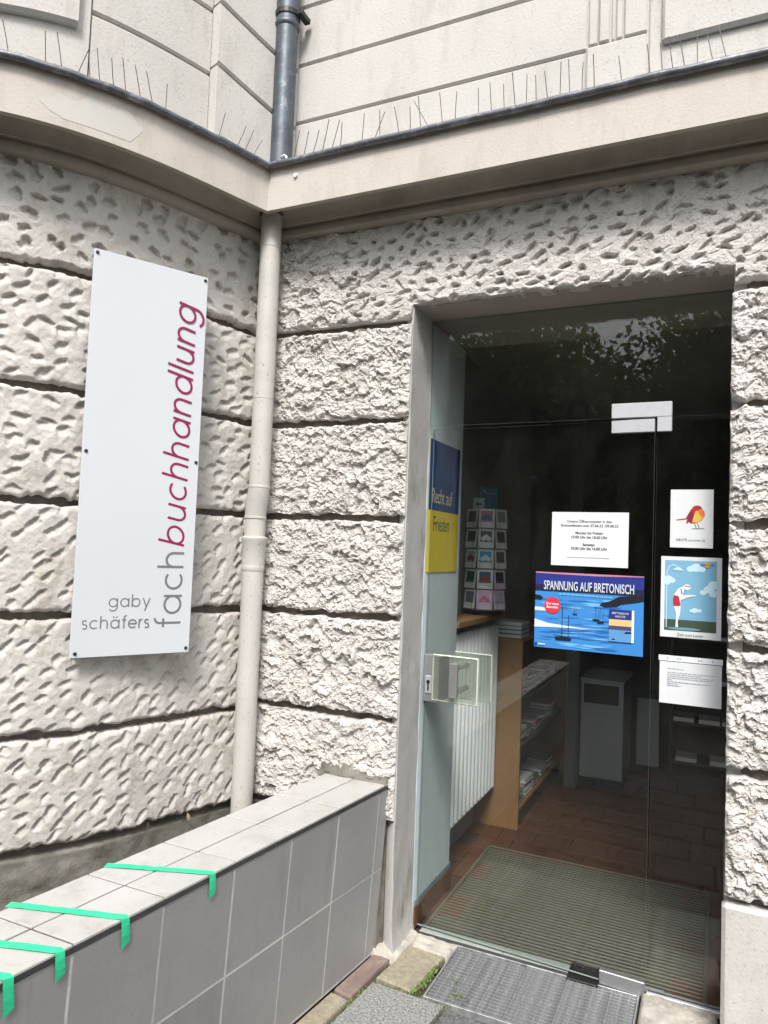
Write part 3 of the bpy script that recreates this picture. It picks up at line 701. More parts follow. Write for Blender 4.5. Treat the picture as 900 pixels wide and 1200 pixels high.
pipe(up, 'pipe', [(-.640, -.085, 4.03), (-.640, -.085, 5.2)], .054, M['zinc'])
pipe(up, 'joint_ring', [(-.64, -.085, 4.01), (-.64, -.085, 4.018), (-.64, -.085, 4.032), (-.64, -.085, 4.04)], [.052, .058, .058, .053], M['zinc'])
MB().tube([(-.64, -.085, 4.062), (-.64, -.085, 4.085)], .059, 20).bbox((-.585, -.10, 4.06), (-.555, -.02, 4.085), .003).bbox((-.72, -.10, 4.06), (-.70, .0, 4.085), .003).build('pipe_clip', M['black'], up)
pipe(up, 'base_collar', [(-.64, -.085, 3.318), (-.64, -.085, 3.345), (-.64, -.085, 3.36)], [.064, .058, .052], M['zinc'])
o = MB(); o.tube([(-.572, -.20, 3.31), (-.562, -.195, 3.338), (-.548, -.195, 3.344), (-.535, -.198, 3.334), (-.528, -.205, 3.318)], .005, 8)
tag(o.build('cable_hook', M['paper'], None, smooth=True), 'small white bent cable end on the lead beside the zinc pipe', 'cable')
o = MB().tube([(-.478, -.2012, 3.236), (-.478, -.209, 3.236)], [.011, .009], 14).build('wall_plug', M['paper'], None, smooth=True)
tag(o, 'small round white plug on the cornice face right of the corner', 'plug')

# ------------------------------------------------------------------ bird spikes
rng = np.random.default_rng(77)
def spikes(mp, rng_, label, lean, dens):
    t0, t1 = rng_
    p0 = mp((t0+t1)/2); t = thing('bird_spike_strip', tuple(p0), label, 'bird spikes', 'bird spike strips on the cornice ledge')
    n = max(4, int((t1-t0)/.02)); MB().tube([tuple(mp(v)) for v in np.linspace(t0, t1, n)], .006, 6).build('base_strip', M['wire'], t)
    v = t0
    while v < t1:
        if rng.random() < dens:
            b = mp(v); l = rng.uniform(.115, .15); a = lean*(1 if rng.random() < .7 else .3)+rng.normal()*.05
            if rng.random() < .05: a += rng.choice([-1, 1])*.4
            tg = mp(v+.01)-mp(v-.01); tg /= np.linalg.norm(tg)
            e = b+tg*math.sin(a)*l+np.array([0, 0, math.cos(a)*l])+np.array([rng.normal()*.004, -.01+rng.normal()*.01, 0])
            MB().tube([tuple(b), tuple((b+e)/2+rng.normal(0, .001, 3)), tuple(e)], .0016, 5).build('spike', M['wire'], t)
        v += .045*rng.uniform(.8, 1.2)
fr = lambda x: np.array([x, -.165, 3.322]); by = lambda s: bay(s, .165, 3.322)
spikes(fr, (-.52, -.12), 'bird spike strip beside the zinc pipe, wires bent to the right', .35, .8)
spikes(fr, (-.10, .90), 'long straight bird spike strip above the door lintel', -.06, .93)
spikes(fr, (.95, 1.9), 'bird spike strip under the raised panel at the photo right edge', -.12, .85)
spikes(by, (.22, .42), 'crooked short bird spike strip left of the zinc pipe', -.42, .9)
spikes(by, (.58, .86), 'bird spike strip on the middle of the rounded bay', .12, .8)
spikes(by, (.88, 1.4), 'bird spike strip on the bay at the photo left edge', .12, .85)

# ------------------------------------------------------------------ stroke lettering for the shop sign
def arc(cx, cy, r, a0, a1, n=26, ry=None):
    t = np.radians(np.linspace(a0, a1, n)); return [(cx+r*math.cos(x), cy+(ry or r)*math.sin(x)) for x in t]
O = arc(.5, .5, .44, 0, 360, 40)
G = {'a': ([O, [(.94, 1), (.94, 0)]], 1.12), 'b': ([O, [(.06, 1.45), (.06, 0)]], 1.12), 'c': ([arc(.5, .5, .44, 48, 312)], .98),
     'd': ([O, [(.94, 1.45), (.94, 0)]], 1.12), 'e': ([arc(.5, .5, .44, 0, 318), [(.06, .5), (.94, .5)]], 1.04),
     'f': ([[(.22, 0), (.22, 1.15)]+arc(.46, 1.18, .24, 180, 85, 10), [(0, .96), (.46, .96)]], .52),
     'g': ([O, [(.94, 1), (.94, .0)]+arc(.5, -.02, .44, 0, -150, 18, .40)], 1.12),
     'h': ([[(.06, 1.45), (.06, 0)], arc(.42, .56, .36, 180, 0, 18, .40)+[(.78, 0)]], .96), 'l': ([[(.06, 1.45), (.06, 0)]], .24),
     'n': ([[(.06, 1), (.06, 0)], arc(.42, .56, .36, 180, 0, 18, .40)+[(.78, 0)]], .96), 'r': ([[(.06, 1), (.06, 0)], arc(.34, .60, .28, 180, 75, 10, .36)], .48),
     's': ([arc(.3, .73, .22, 35, 270, 16)+arc(.3, .27, .24, 90, -140, 16)[1:]], .66), 'u': ([[(.06, 1), (.06, .44)]+arc(.42, .44, .36, 180, 360, 18, .40), [(.78, 1), (.78, 0)]], .96),
     'y': ([[(.02, 1), (.42, .02)], [(.82, 1), (.24, -.42)]], .86)}
G['ä'] = (G['a'][0]+[[(.32, 1.28), (.33, 1.28)], [(.66, 1.28), (.67, 1.28)]], 1.12)
def ribbon(txt, unit, w, slant=0., track=.15):
    """-> list of (verts2d, quads) per stroke, in metres, baseline y=0"""
    out = []; x = 0
    for ch in txt:
        strokes, adv = G[ch]
        for st in strokes:
            p = np.array(st, float); p[:, 0] += x; p[:, 0] += p[:, 1]*slant; p *= unit; closed = np.linalg.norm(p[0]-p[-1]) < 1e-6 and len(p) > 3
            t = np.gradient(p, axis=0)
            if closed: t[0] = t[-1] = p[1]-p[-2]
            t /= np.linalg.norm(t, axis=1)[:, None]; nn = np.stack([-t[:, 1], t[:, 0]], 1)*w/2
            if len(p) == 2 and np.linalg.norm(p[1]-p[0]) < .05*unit: c = p.mean(0); p = np.array([c-[w*.55, 0], c+[w*.55, 0]]); nn = np.array([[0, w*.55]]*2)
            out.append((np.concatenate([p+nn, p-nn]), [(i, len(p)+i, len(p)+i+1, i+1) for i in range(len(p)-1)]))
        x += adv+track
    return out, (x-track)*unit
# sign board
sg0 = np.array([-1.000, -.779, 1.197]); AL = 1.072; SW, SH = .460, 1.563
ex = np.array([math.cos(AL), math.sin(AL), 0]); ez = np.array([0, 0, 1.]); en = np.array([math.sin(AL), -math.cos(AL), 0])
sign = thing('shop_sign', tuple(sg0+ex*SW/2+ez*SH/2), 'tall white bookshop sign with maroon and grey lettering on the rounded bay', 'shop sign')
SP = lambda a, b, d: tuple(sg0+ex*a+ez*b+en*d)
bb = MB().bbox((0, -.006, 0), (SW, .006, SH), .0015); V = [SP(v[0], v[2], -v[1]) for v in bb.V]
ob('board', mesh('board', V, bb.F, M['sign']), sign)
def letters(txt, unit, w_, a, b, m, up=False, slant=0., track=.15, fit=None, name='lettering'):
    st, W = ribbon(txt, unit, w_, slant, track); k = (fit/W) if fit else 1; V = []; F = []
    for i, (P2, Q) in enumerate(st):
        o = len(V); d = .0064+.00012*i
        for (x, y) in P2:
            x *= k; V.append(SP(a-y, b+x, d) if up else SP(a+x, b+y, d))
        F += [tuple(o+j for j in q) for q in Q]
    ob(name, mesh(name, V, F, m), sign)
letters('fach', .0745, .0092, .418, .105, M['greyink'], True, 0., .15, .312)
letters('buchhandlung', .0745, .0098, .416, .430, M['maroon'], True, .20, .15, 1.000)
letters('gaby', .0345, .0048, .130, .188, M['greyink'], fit=.160)
letters('schäfers', .0345, .0048, .036, .106, M['greyink'], fit=.256)
for (a, b) in ((.012, 1.548), (.448, 1.548), (.014, .78), (.448, .78), (.018, .016), (.446, .018)):
    c = np.array(SP(a, b, 0)); MB().tube([c-en*.045, c+en*.008, c+en*.0105], [.007, .007, .005], 12).build('screw', M['screw'], sign, smooth=True)

# ------------------------------------------------------------------ shop interior
shp = MB().box((-.9, .262, -.06), (5.1, 5.2, -.012)).build('shop_floor', M['floorgrout'])
shp['kind'] = 'structure'
ft = MB().bbox((-.0985, -.0985, -.012), (.0985, .0985, 0.), .0014).build('floor_tile', M['terra'], shp, (.0, .0, 0))
tile_me = ft.data; bpy.data.objects.remove(ft)
cnt = 0
for j in range(17):
    for i in range(9):
        x = -.06+i*.2+(j % 2)*.1; y = .36+j*.2
        if .03 < x-.1 and x+.1 < 1.17 and y+.1 < 1.3: continue
        if x > 1.75: continue
        if x < .02 and y < .8: continue
        ob('floor_tile', tile_me, shp, (x, y, rg.uniform(-.0003, .0003)))
wl = MB(); wl.box((-.95, .72, -.02), (-.16, .78, 2.8)); wl.box((-.24, .78, -.02), (-.16, 5.2, 2.8)); wl.box((-.24, 5.2, -.02), (5.2, 5.3, 2.8)); wl.box((5.1, .72, -.02), (5.2, 5.2, 2.8)); wl.box((1.27, .722, -.02), (2.06, .78, 2.8)); wl.box((2.06, .722, -.02), (5.1, .78, .5))
o = wl.build('shop_wall', M['shopwall']); o['kind'] = 'structure'
o = MB().box((-.3, .72, 2.80), (5.2, 5.3, 2.9)).build('shop_ceiling', M['shopwall']); o['kind'] = 'structure'
# inner reveal left of the door, with skirting tiles
st_ = MB().bbox((-.16, .2445, .0), (0., .72, 2.687), .006).build('inner_reveal', M['bluewall']); st_['kind'] = 'structure'
MB().bbox((-.01, .262, .094), (.004, .724, .120), .002).build('paint_band', mat('grey_blue_band', (.17, .21, .23), .8), st_)
for k in range(3):
    MB().bbox((-.01, .264+k*.155, .0), (.008, .264+k*.155+.152, .092), .002).build('skirting_tile', M['terra'], st_)
# entrance mat
mt = thing('entrance_mat', (.6, .8, 0), 'wide ribbed aluminium entrance mat on the floor behind the glass door', 'door mat')
MB().box((.035, .300, -.012), (1.165, 1.30, -.004)).build('mat_base', M['mat_rib'], mt)
f_ = MB(); f_.bbox((.03, .292, -.006), (.046, 1.31, .004), .001); f_.bbox((1.155, .292, -.006), (1.171, 1.31, .004), .001); f_.bbox((.047, 1.295, -.006), (1.154, 1.31, .004), .001)
f_.build('mat_frame', M['mat_al'], mt)
for (xa, xb) in ((.031, .40), (.402, .667), (.79, 1.02)):
    MB().bbox((xa, .262, -.006), (xb, .318, .003), .001).build('sill_strip', mat('pale_sill_strip', (.33, .36, .33), .5, var=.06), mt)
n = 35
sl = MB().bbox((-.553, -.0036, -.004), (.553, .0036, .003), .001).build('slat', M['mat_al'], mt, (.60, .34, 0)).data
for k in range(1, n): ob('slat', sl, mt, (.60, .34+k*.0273, 0))
# outdoor grate
gr = thing('door_grate', (.575, .03, 0), 'galvanised steel grating set in the ground before the glass door', 'grate')
MB().box((.225, -.148, -.05), (.928, .226, -.021)).build('debris_tray', mat('grate_pit_dirt', (.07, .062, .05), 1, var=.7, scale=30, col2=(.22, .17, .10), fac2=(25, .58, .7)), gr)
f_ = MB(); f_.bbox((.216, -.158, -.022), (.222, .236, .004), .001); f_.bbox((.932, -.158, -.022), (.938, .236, .004), .001); f_.bbox((.2225, -.158, -.022), (.9315, -.153, .004), .001); f_.bbox((.2225, .229, -.022), (.9315, .235, .004), .001)
f_.build('frame', M['galv'], gr)
b1 = MB().box((-.352, -.0021, -.014), (.352, .0021, -.0005)).build('bar', M['galv'], gr, (.577, -.142, 0)).data
for k in range(1, 18): ob('bar', b1, gr, (.577, -.142+k*.0209, 0))
b2 = MB().box((-.0014, -.188, -.012), (.0014, .188, .0008)).build('cross_bar', M['galv'], gr, (.255, .038, 0)).data
for k in range(1, 21): ob('cross_bar', b2, gr, (.255+k*.0325, .038, 0))
# door rail in front of the sill
MB().bbox((.006, GY-.016, -.006), (.95, GY+.012, .002), .001).build('threshold_rail', M['trim'], bld)
# radiator under a wooden sill board
ra = thing('radiator', (-.09, 1.2, .2), 'white ribbed column radiator behind the glass beside the blue wall', 'radiator')
rib = MB()
for (x, r) in ((-.05, .0285), (-.125, .0285)):
    rib.tube([(x, 0, .232), (x, 0, .25), (x, 0, 1.20), (x, 0, 1.222)], [.012, r, r, .012], 12)
rib.bbox((-.125, -.022, .240), (-.05, .022, .29), .008); rib.bbox((-.125, -.022, 1.17), (-.05, .022, 1.216), .008)
r0 = rib.build('column', M['radi'], ra, (.0, .83, 0), smooth=True).data
for k in range(1, 12): ob('column', r0, ra, (.0, .83+k*.066, 0))
MB().tube([(-.09, .80, .275), (-.09, 1.6, .275)], .012, 8).build('connecting_pipe', M['radi'], ra)
o = MB().bbox((-.155, .735, 1.262), (.004, 1.56, 1.296), .004).build('sill_board', M['wood']); tag(o, 'light wooden sill board above the white radiator', 'shelf board')
# shelf unit
su = thing('bookshelf', (-.02, 2.3, 0), 'low brown wooden bookshelf with open shelves behind the radiator', 'bookshelf')
MB().bbox((-.155, 1.605, .0), (.118, 1.628, 1.118), .002).build('side_panel', M['wood'], su)
MB().bbox((-.155, 2.93, .0), (.130, 2.953, 1.118), .002).build('side_panel', M['wood'], su)
MB().bbox((-.155, 1.629, .02), (-.145, 2.929, 1.10), .002).build('back_panel', M['darkshelf'], su)
for z in (.115, .485, .775): MB().bbox((-.144, 1.629, z-.02), (.112, 2.929, z), .002).build('shelf', M['wood'] if z < .2 else M['darkshelf'], su)
MB().bbox((-.155, 1.606, 1.1185), (.122, 2.952, 1.136), .002).build('top_board', M['wood'], su)
MB().box((.121-.03, 1.64, .0), (.121-.02, 2.92, .09)).build('kick_board', M['darkshelf'], su)
bookcols = [(.45, .47, .48), (.10, .20, .33), (.35, .30, .26), (.42, .10, .09), (.55, .55, .53), (.16, .24, .18), (.28, .32, .36)]
bm_ = [mat('book_cover', c, .5, var=.1) for c in bookcols]
colname = ['pale grey', 'dark blue', 'tan', 'red', 'white', 'dark green', 'slate grey']
def book(x, y, z, w_, d, t, ci, label, group, rz=0.):
    """lying book: cover boards and page block"""
    tg = thing('book', (x, y, z), label, 'book', group)
    c = MB(); c.box((-w_/2, -d/2, 0), (w_/2, d/2, .003)); c.box((-w_/2, -d/2, t-.003), (w_/2, d/2, t)); c.box((-w_/2, -d/2, .003), (-w_/2+.004, d/2, t-.003))
    c.build('cover', bm_[ci], tg, (x, y, z)); MB().box((-w_/2+.004, -d/2+.004, .003), (w_/2-.004, d/2-.004, t-.003)).build('pages', M['paper'], tg, (x, y, z))
    tg.rotation_euler.z = rz
zz = {.488: 'middle', .778: 'upper', .118: 'lowest'}
rb = random.Random(9)
for z, lv in zz.items():
    y = 1.76; k = 0
    while y < 2.85:
        z2 = z; ci = rb.randrange(7)
        for q in range(rb.randint(2, 4)):
            t = rb.uniform(.016, .03); ci = (ci+1+rb.randrange(3)) % 7
            book(.02+rb.uniform(-.012, .01), y, z2+.001, .14, .19, t, ci, '%s book, %s in the %s pile from the door on the %s bookshelf board' % (colname[ci], ['lowest', 'second', 'third', 'fourth'][q], ['first', 'second', 'third', 'fourth', 'fifth'][k], lv), 'books piled on the %s shelf' % lv, rb.uniform(-.08, .08)); z2 += t+.001
        y += .225; k += 1
for q, (ci, t) in enumerate(((6, .02), (1, .024), (1, .02), (4, .026))):
    book(.02, 1.73, 1.137+q*.0245+(.002 if q else 0), .17, .22, .0235, ci, ['slate grey book at the bottom of the pile on the wooden shelf top', 'dark blue book second from below on the shelf top pile', 'dark blue book third from below on the shelf top pile', 'white book on top of the pile on the shelf top'][q], 'books piled on the shelf top')
# pillar and cabinets
o = MB().bbox((.195, 2.60, 0), (.282, 2.70, 2.8), .004).build('pillar', M['pillar']); tag(o, 'narrow slate grey pillar between bookshelf and grey cabinet', 'pillar')
cb = thing('cabinet', (.43, 2.97, 0), 'pale grey cabinet on a dark plinth with a framed dark picture on its front', 'cabinet')
MB().bbox((.290, 2.69, .07), (.586, 2.702, .755), .002).build('front_panel', M['cabinet'], cb)
MB().bbox((.287, 2.7025, .07), (.586, 3.24, .753), .002).build('body', M['cabinetd'], cb)
MB().bbox((.284, 2.686, .7555), (.590, 3.244, .772), .002).build('top', M['cabinet'], cb)
MB().box((.296, 2.70, 0), (.580, 3.22, .069)).build('plinth', M['black'], cb)
MB().bbox((.312, 2.684, .60), (.556, 2.6895, .735), .001).build('picture', M['black'], cb)
cb = thing('cabinet', (.70, 3.5, 0), 'smaller pale grey cabinet farther back in the shop', 'cabinet')
MB().bbox((.62, 3.30, .05), (.785, 3.312, .565), .002).build('front_panel', M['cabinet'], cb)
MB().bbox((.617, 3.3125, .05), (.785, 3.75, .565), .002).build('body', M['cabinetd'], cb)
MB().box((.63, 3.31, 0), (.78, 3.74, .049)).build('plinth', M['black'], cb)
ds_ = thing('dark_bookcase', (1.3, 3.4, 0), 'dark bookcase at the back right of the shop', 'bookcase')
MB().bbox((.86, 3.30, 0), (.88, 3.60, 1.9), .002).bbox((1.78, 3.30, 0), (1.80, 3.60, 1.9), .002).build('side_panel', M['darkshelf'], ds_)
MB().box((.86, 3.601, 0), (1.80, 3.62, 1.9)).build('back_panel', M['darkshelf'], ds_)
for z in (.12, .42, .72, 1.05, 1.38, 1.70): MB().bbox((.881, 3.30, z-.02), (1.779, 3.60, z), .002).build('shelf', M['darkshelf'], ds_)
for (x, z, ci) in ((.98, .12, 0), (1.22, .12, 4), (.96, .42, 2), (1.14, .42, 0), (1.30, .42, 6), (1.0, .72, 2), (1.25, .72, 6), (.99, 1.05, 3), (1.22, 1.05, 1)):
    book(x, 3.40, z+.001, .15, .19, .035, ci, colname[ci]+' book lying on the %s shelf of the dark bookcase' % {.12: 'lowest', .42: 'second lowest', .72: 'middle', 1.05: 'upper'}[z], 'books on the dark bookcase')

# ------------------------------------------------------------------ flat print helpers
def fontmesh(txt, size, sx=1., align='CENTER', bold=0.):
    cu = bpy.data.curves.new('text', 'FONT'); cu.body = txt; cu.size = size; cu.align_x = align; cu.align_y = 'BOTTOM_BASELINE' if False else 'TOP_BASELINE'
    cu.resolution_u = 3; cu.offset = bold
    o = bpy.data.objects.new('text', cu); COL.objects.link(o); bpy.context.view_layer.update()
    me = o.to_mesh(); V = np.array([v.co[:] for v in me.vertices], float).reshape(-1, 3); F = [tuple(p.vertices) for p in me.polygons]
    o.to_mesh_clear(); bpy.data.objects.remove(o); V[:, 0] *= sx
    return V, F
class Sheet:
    """a flat thing: origin at lower left, axes ex ey, face normal nn"""
    def __init__(s, name, o, ex, ey, w, h, label, cat, m, th=.0008, group=None):
        s.o = np.array(o, float); s.ex = np.array(ex, float); s.ey = np.array(ey, float); s.n = np.cross(s.ex, s.ey); s.w = w; s.h = h; s.k = 0
        V = [s.P(x, y, d) for d in (-th, 0) for (x, y) in ((0, 0), (w, 0), (w, h), (0, h))]
        F = [(3, 2, 1, 0), (4, 5, 6, 7), (0, 1, 5, 4), (1, 2, 6, 5), (2, 3, 7, 6), (3, 0, 4, 7)]
        s.t = ob(name, mesh(name, V, F, m)); tag(s.t, label, cat, group)
    def P(s, x, y, d=0.): return tuple(s.o+s.ex*x+s.ey*y+s.n*d)
    def poly(s, name, pts, m, d=None):
        s.k += 1; d = .00025*s.k if d is None else d
        return ob(name, mesh(name, [s.P(x, y, d) for x, y in pts], [tuple(range(len(pts)))], m), s.t)
    def rect(s, name, x0, y0, x1, y1, m): return s.poly(name, [(x0, y0), (x1, y0), (x1, y1), (x0, y1)], m)
    def disc(s, name, x, y, r, m, ry=None): return s.poly(name, arc(x, y, r, 0, 345, 24, ry), m)
    def text(s, txt, x, y, size, m, sx=1., align='CENTER', bold=0., name='lettering'):
        V, F = fontmesh(txt, size, sx, align, bold); s.k += 1
        return ob(name, mesh(name, [s.P(x+v[0], y+v[1], .00025*s.k) for v in V], F, m), s.t)
    def multi(s, name, polys, m):
        s.k += 1; V = []; F = []
        for q, p in enumerate(polys):
            o = len(V); V += [s.P(x, y, .00025*s.k+.00001*q) for x, y in p]; F.append(tuple(o+i for i in range(len(p))))
        return ob(name, mesh(name, V, F, m), s.t)
XA, ZA = (1, 0, 0), (0, 0, 1)
PY = GY-.0062          # papers sit on the outer face of the glass
C_ = lambda n, r, g, b: flat(n, srgb(r, g, b))
# opening hours
s = Sheet('paper_notice', (.558, PY, 1.611), XA, ZA, .306, .220, 'white paper with opening hours above the blue sailing poster', 'notice', M['paper']); LEAF = [s.t.name]
for (t, y, z) in (('Unsere Öffnungszeiten in den', .177, .0148), ('Sommerferien vom 27.06.22 -09.08.22', .160, .0148), ('Montag bis Freitag', .130, .0148), ('10.00 Uhr bis 18.00 Uhr', .113, .0148), ('Samstag', .083, .0148), ('10.00 Uhr bis 14.00 Uhr', .067, .0148)):
    s.text(t, .152, y, z, M['ink'], 1.0, bold=.0003)
s.text('Wir wünschen Ihnen und Euch schöne Ferien', .152, .036, .008, M['palegrey']) if False else s.rect('fine_print', .066, .0345, .236, .0362, M['palegrey'])
# sailing poster
s = Sheet('poster', (.496, PY, 1.270), XA, ZA, .430, .311, 'blue poster of sailing boats at dusk with a book cover at its lower right', 'poster', C_('poster_sea', 56, 134, 206)); LEAF.append(s.t.name)
W_, H_ = .430, .311
sb = [C_('sea_light', 110, 180, 232), C_('sea_deep', 36, 104, 178), C_('dusk_navy', 30, 44, 130), C_('dusk_dark', 14, 22, 58), C_('dusk_pink', 196, 128, 150), C_('isle_black', 10, 14, 30), C_('red_dot', 214, 46, 58), C_('sunset', 240, 190, 130), C_('cover_white', 240, 240, 240)]
s.rect('sky_band', 0, .252, W_, H_, sb[2]); s.poly('pink_cloud', [(0, .306), (.12, .304), (.25, .303), (W_, .3075), (W_, H_), (0, H_)], sb[4])
s.rect('sky_band', 0, .232, W_, .258, sb[3])
rp = random.Random(3)
s.multi('wave', [[(x, y), (x+l*.5, y-h), (x+l, y+.001), (x+l*.5, y+h)] for (x, y, l, h) in [(rp.uniform(0, .3), rp.uniform(.01, .21), rp.uniform(.05, .13), rp.uniform(.001, .005)) for _ in range(34)]], sb[0])
s.multi('wave', [[(x, y), (x+l*.5, y-h), (x+l, y+.001), (x+l*.5, y+h)] for (x, y, l, h) in [(rp.uniform(0, .3), rp.uniform(.01, .21), rp.uniform(.05, .13), rp.uniform(.001, .004)) for _ in range(34)]], sb[1])
s.multi('pale_wave', [[(0, .082), (.06, .085), (.19, .089), (.28, .091), (.19, .092), (.06, .101), (0, .116)], [(0, .15), (.05, .151), (.09, .158), (.03, .165), (0, .166)]], C_('wave_white', 214, 222, 236))
s.poly('island', [(.262, .186), (.285, .181), (.325, .184), (.345, .196), (.40, .206), (W_, .214), (W_, .236), (.34, .228), (.30, .206), (.27, .198)], sb[5])
s.poly('island', [(0, .196), (.025, .195), (.034, .205), (.02, .214), (0, .216)], sb[5])
s.text('SPANNUNG AUF BRETONISCH', .215, .240, .052, C_('title_grey', 205, 214, 226), .50, bold=.0006)
s.text('Dunkle Dünen, verborgene Täler und mörderische Morde', .212, .2205, .0102, M['paper'], .98) if False else s.multi('subtitle_bar', [[(.098+i*.0165, .2205-.0002*i), (.098+i*.0165+.0135, .2205-.0002*i), (.098+i*.0165+.0135, .2265-.0002*i), (.098+i*.0165, .2265-.0002*i)] for i in range(13)], sb[0])
s.disc('red_sticker', .073, .175, .034, sb[6]); s.text('Der neue', .073, .178, .0135, M['paper'], bold=.0004); s.text('Bestseller', .073, .164, .0135, M['paper'], bold=.0004) if False else s.text('Bannalec', .073, .164, .0135, M['paper'], bold=.0004)
def boat(x, y, k):
    s.multi('boat', [[(x-.034*k, y+.006*k), (x-.030*k, y-.006*k), (x+.030*k, y-.006*k), (x+.034*k, y+.006*k), (x, y+.010*k)], [(x-.006*k, y), (x-.0035*k, y), (x-.0035*k, y+.13*k), (x-.006*k, y+.13*k)], [(x+.020*k, y), (x+.0222*k, y), (x+.0222*k, y+.098*k), (x+.020*k, y+.098*k)],
                    [(x-.036*k, y+.016*k), (x-.036*k, y+.014*k), (x-.004*k, y+.008*k), (x-.004*k, y+.010*k)]], sb[5])
boat(.120, .042, 1.); boat(.166, .145, .28); boat(.25, .128, .42); boat(.268, .120, .42)
s.rect('book_edge', .306, .050, .396, .176, sb[8])
s.rect('book_cover', .301, .050, .387, .176, sb[2]); s.rect('cover_sunset', .301, .112, .387, .137, sb[7]); s.rect('cover_dusk', .301, .096, .387, .112, C_('cover_purple', 70, 66, 110)); s.rect('cover_sea', .301, .050, .387, .096, C_('cover_sea', 90, 150, 205))
s.multi('cover_islet', [[(.36, .083), (.387, .085), (.387, .092), (.365, .091)], [(.312, .056), (.326, .056), (.324, .061), (.314, .061)]], sb[5])
s.text('BRETONISCHE', .344, .158, .0115, M['paper'], .85); s.text('NÄCHTE', .344, .145, .0115, M['paper'], .85)
s.rect('publisher_mark', .004, .010, .014, .018, sb[3]); s.rect('publisher_mark', .018, .012, .048, .016, M['paper'])
# bird card
s = Sheet('postcard_print', (1.017, PY, 1.699), XA, ZA, .151, .223, 'white card with a red and yellow bird, topmost on the side pane', 'art print', M['paper'])
bc = [C_('bird_red', 176, 40, 48), C_('bird_orange', 226, 120, 50), C_('bird_yellow', 232, 184, 84), C_('bird_maroon', 130, 30, 60)]
s.poly('bird', [(.021, .107), (.055, .113), (.062, .128), (.072, .146), (.083, .160), (.096, .163), (.108, .158), (.113, .148), (.120, .138), (.121, .122), (.110, .104), (.092, .095), (.074, .092), (.064, .098), (.060, .090), (.056, .096), (.060, .108), (.022, .103)], bc[0])
s.poly('wing', [(.060, .108), (.066, .132), (.078, .142), (.084, .126), (.078, .104), (.066, .096)], bc[3])
s.poly('breast', [(.078, .098), (.084, .126), (.090, .142), (.102, .140), (.117, .134), (.118, .120), (.108, .105), (.092, .097)], bc[2])
s.poly('throat', [(.096, .142), (.110, .152), (.118, .138), (.118, .122), (.110, .118), (.102, .128)], bc[1])
s.disc('eye', .106, .153, .0022, M['ink'])
s.multi('legs', [[(.084, .096), (.086, .096), (.094, .074), (.092, .074)], [(.094, .096), (.096, .096), (.104, .075), (.102, .075)], [(.076, .0735), (.076, .072), (.120, .074), (.120, .0755)]], M['ink'])
s.text('HEUTE', .041, .026, .013, M['ink']); s.text('ist ein schöner Tag!', .094, .026, .0105, M['ink'], .72)
# bather poster
s = Sheet('poster', (.987, PY, 1.356), XA, ZA, .213, .308, 'white framed print of a bather in red trunks bending under a shower', 'poster', M['paper'])
pc_ = [C_('print_sky', 122, 176, 206), C_('print_cloud', 196, 226, 240), C_('print_green', 62, 78, 62), C_('print_pool', 100, 152, 170), C_('skin_pale', 226, 236, 238), C_('trunks_red', 184, 38, 56), C_('sun_yellow', 212, 178, 70)]
s.rect('print_sky', .014, .026, .196, .294, pc_[0]); s.rect('print_grass', .014, .026, .196, .068, pc_[2])
def cloud(L): s.multi('cloud', [arc(x, y, r, 0, 345, 18, r*.8) for (x, y, r) in L], pc_[1])
cloud([(.105, .263, .014), (.125, .268, .020), (.145, .262, .012)]); cloud([(.026, .222, .016), (.040, .216, .012), (.022, .208, .012)]); cloud([(.186, .205, .020), (.170, .188, .018), (.150, .176, .012), (.186, .172, .016)]); cloud([(.122, .106, .012), (.138, .106, .008), (.110, .104, .007)])
s.poly('pool', arc(.085, .034, .058, 0, 345, 24, .0055), pc_[3])
s.multi('shower', [[(.020, .036), (.023, .036), (.023, .250), (.020, .250)], [(.020, .250), (.023, .250), (.030, .268), (.045, .274), (.058, .268), (.058, .272), (.045, .278), (.028, .271)], [(.042, .256), (.082, .254), (.066, .268), (.056, .268)]], pc_[1])
s.poly('figure', [(.054, .040), (.064, .040), (.062, .060), (.070, .090), (.072, .112), (.070, .130), (.072, .142), (.100, .156), (.124, .160), (.124, .164), (.098, .164), (.078, .160), (.082, .176), (.084, .186), (.096, .180), (.106, .188), (.102, .202), (.088, .204), (.078, .194), (.062, .186), (.050, .166), (.044, .140), (.048, .116), (.056, .094), (.056, .064)], pc_[4])
s.poly('trunks', [(.044, .140), (.048, .118), (.070, .120), (.070, .132), (.064, .158), (.047, .160)], pc_[5]); s.multi('cap_band', [[(.084, .196), (.104, .194), (.104, .197), (.085, .199)]], pc_[5])
s.multi('strap', [[(.070, .186), (.074, .184), (.078, .166), (.074, .166)]], pc_[5])
s.disc('sun_mark', .163, .279, .010, pc_[6]); s.text('ebook.de', .162, .277, .013, M['ink'])
s.text('Zeit zum Lesen', .106, .008, .0145, M['ink'])
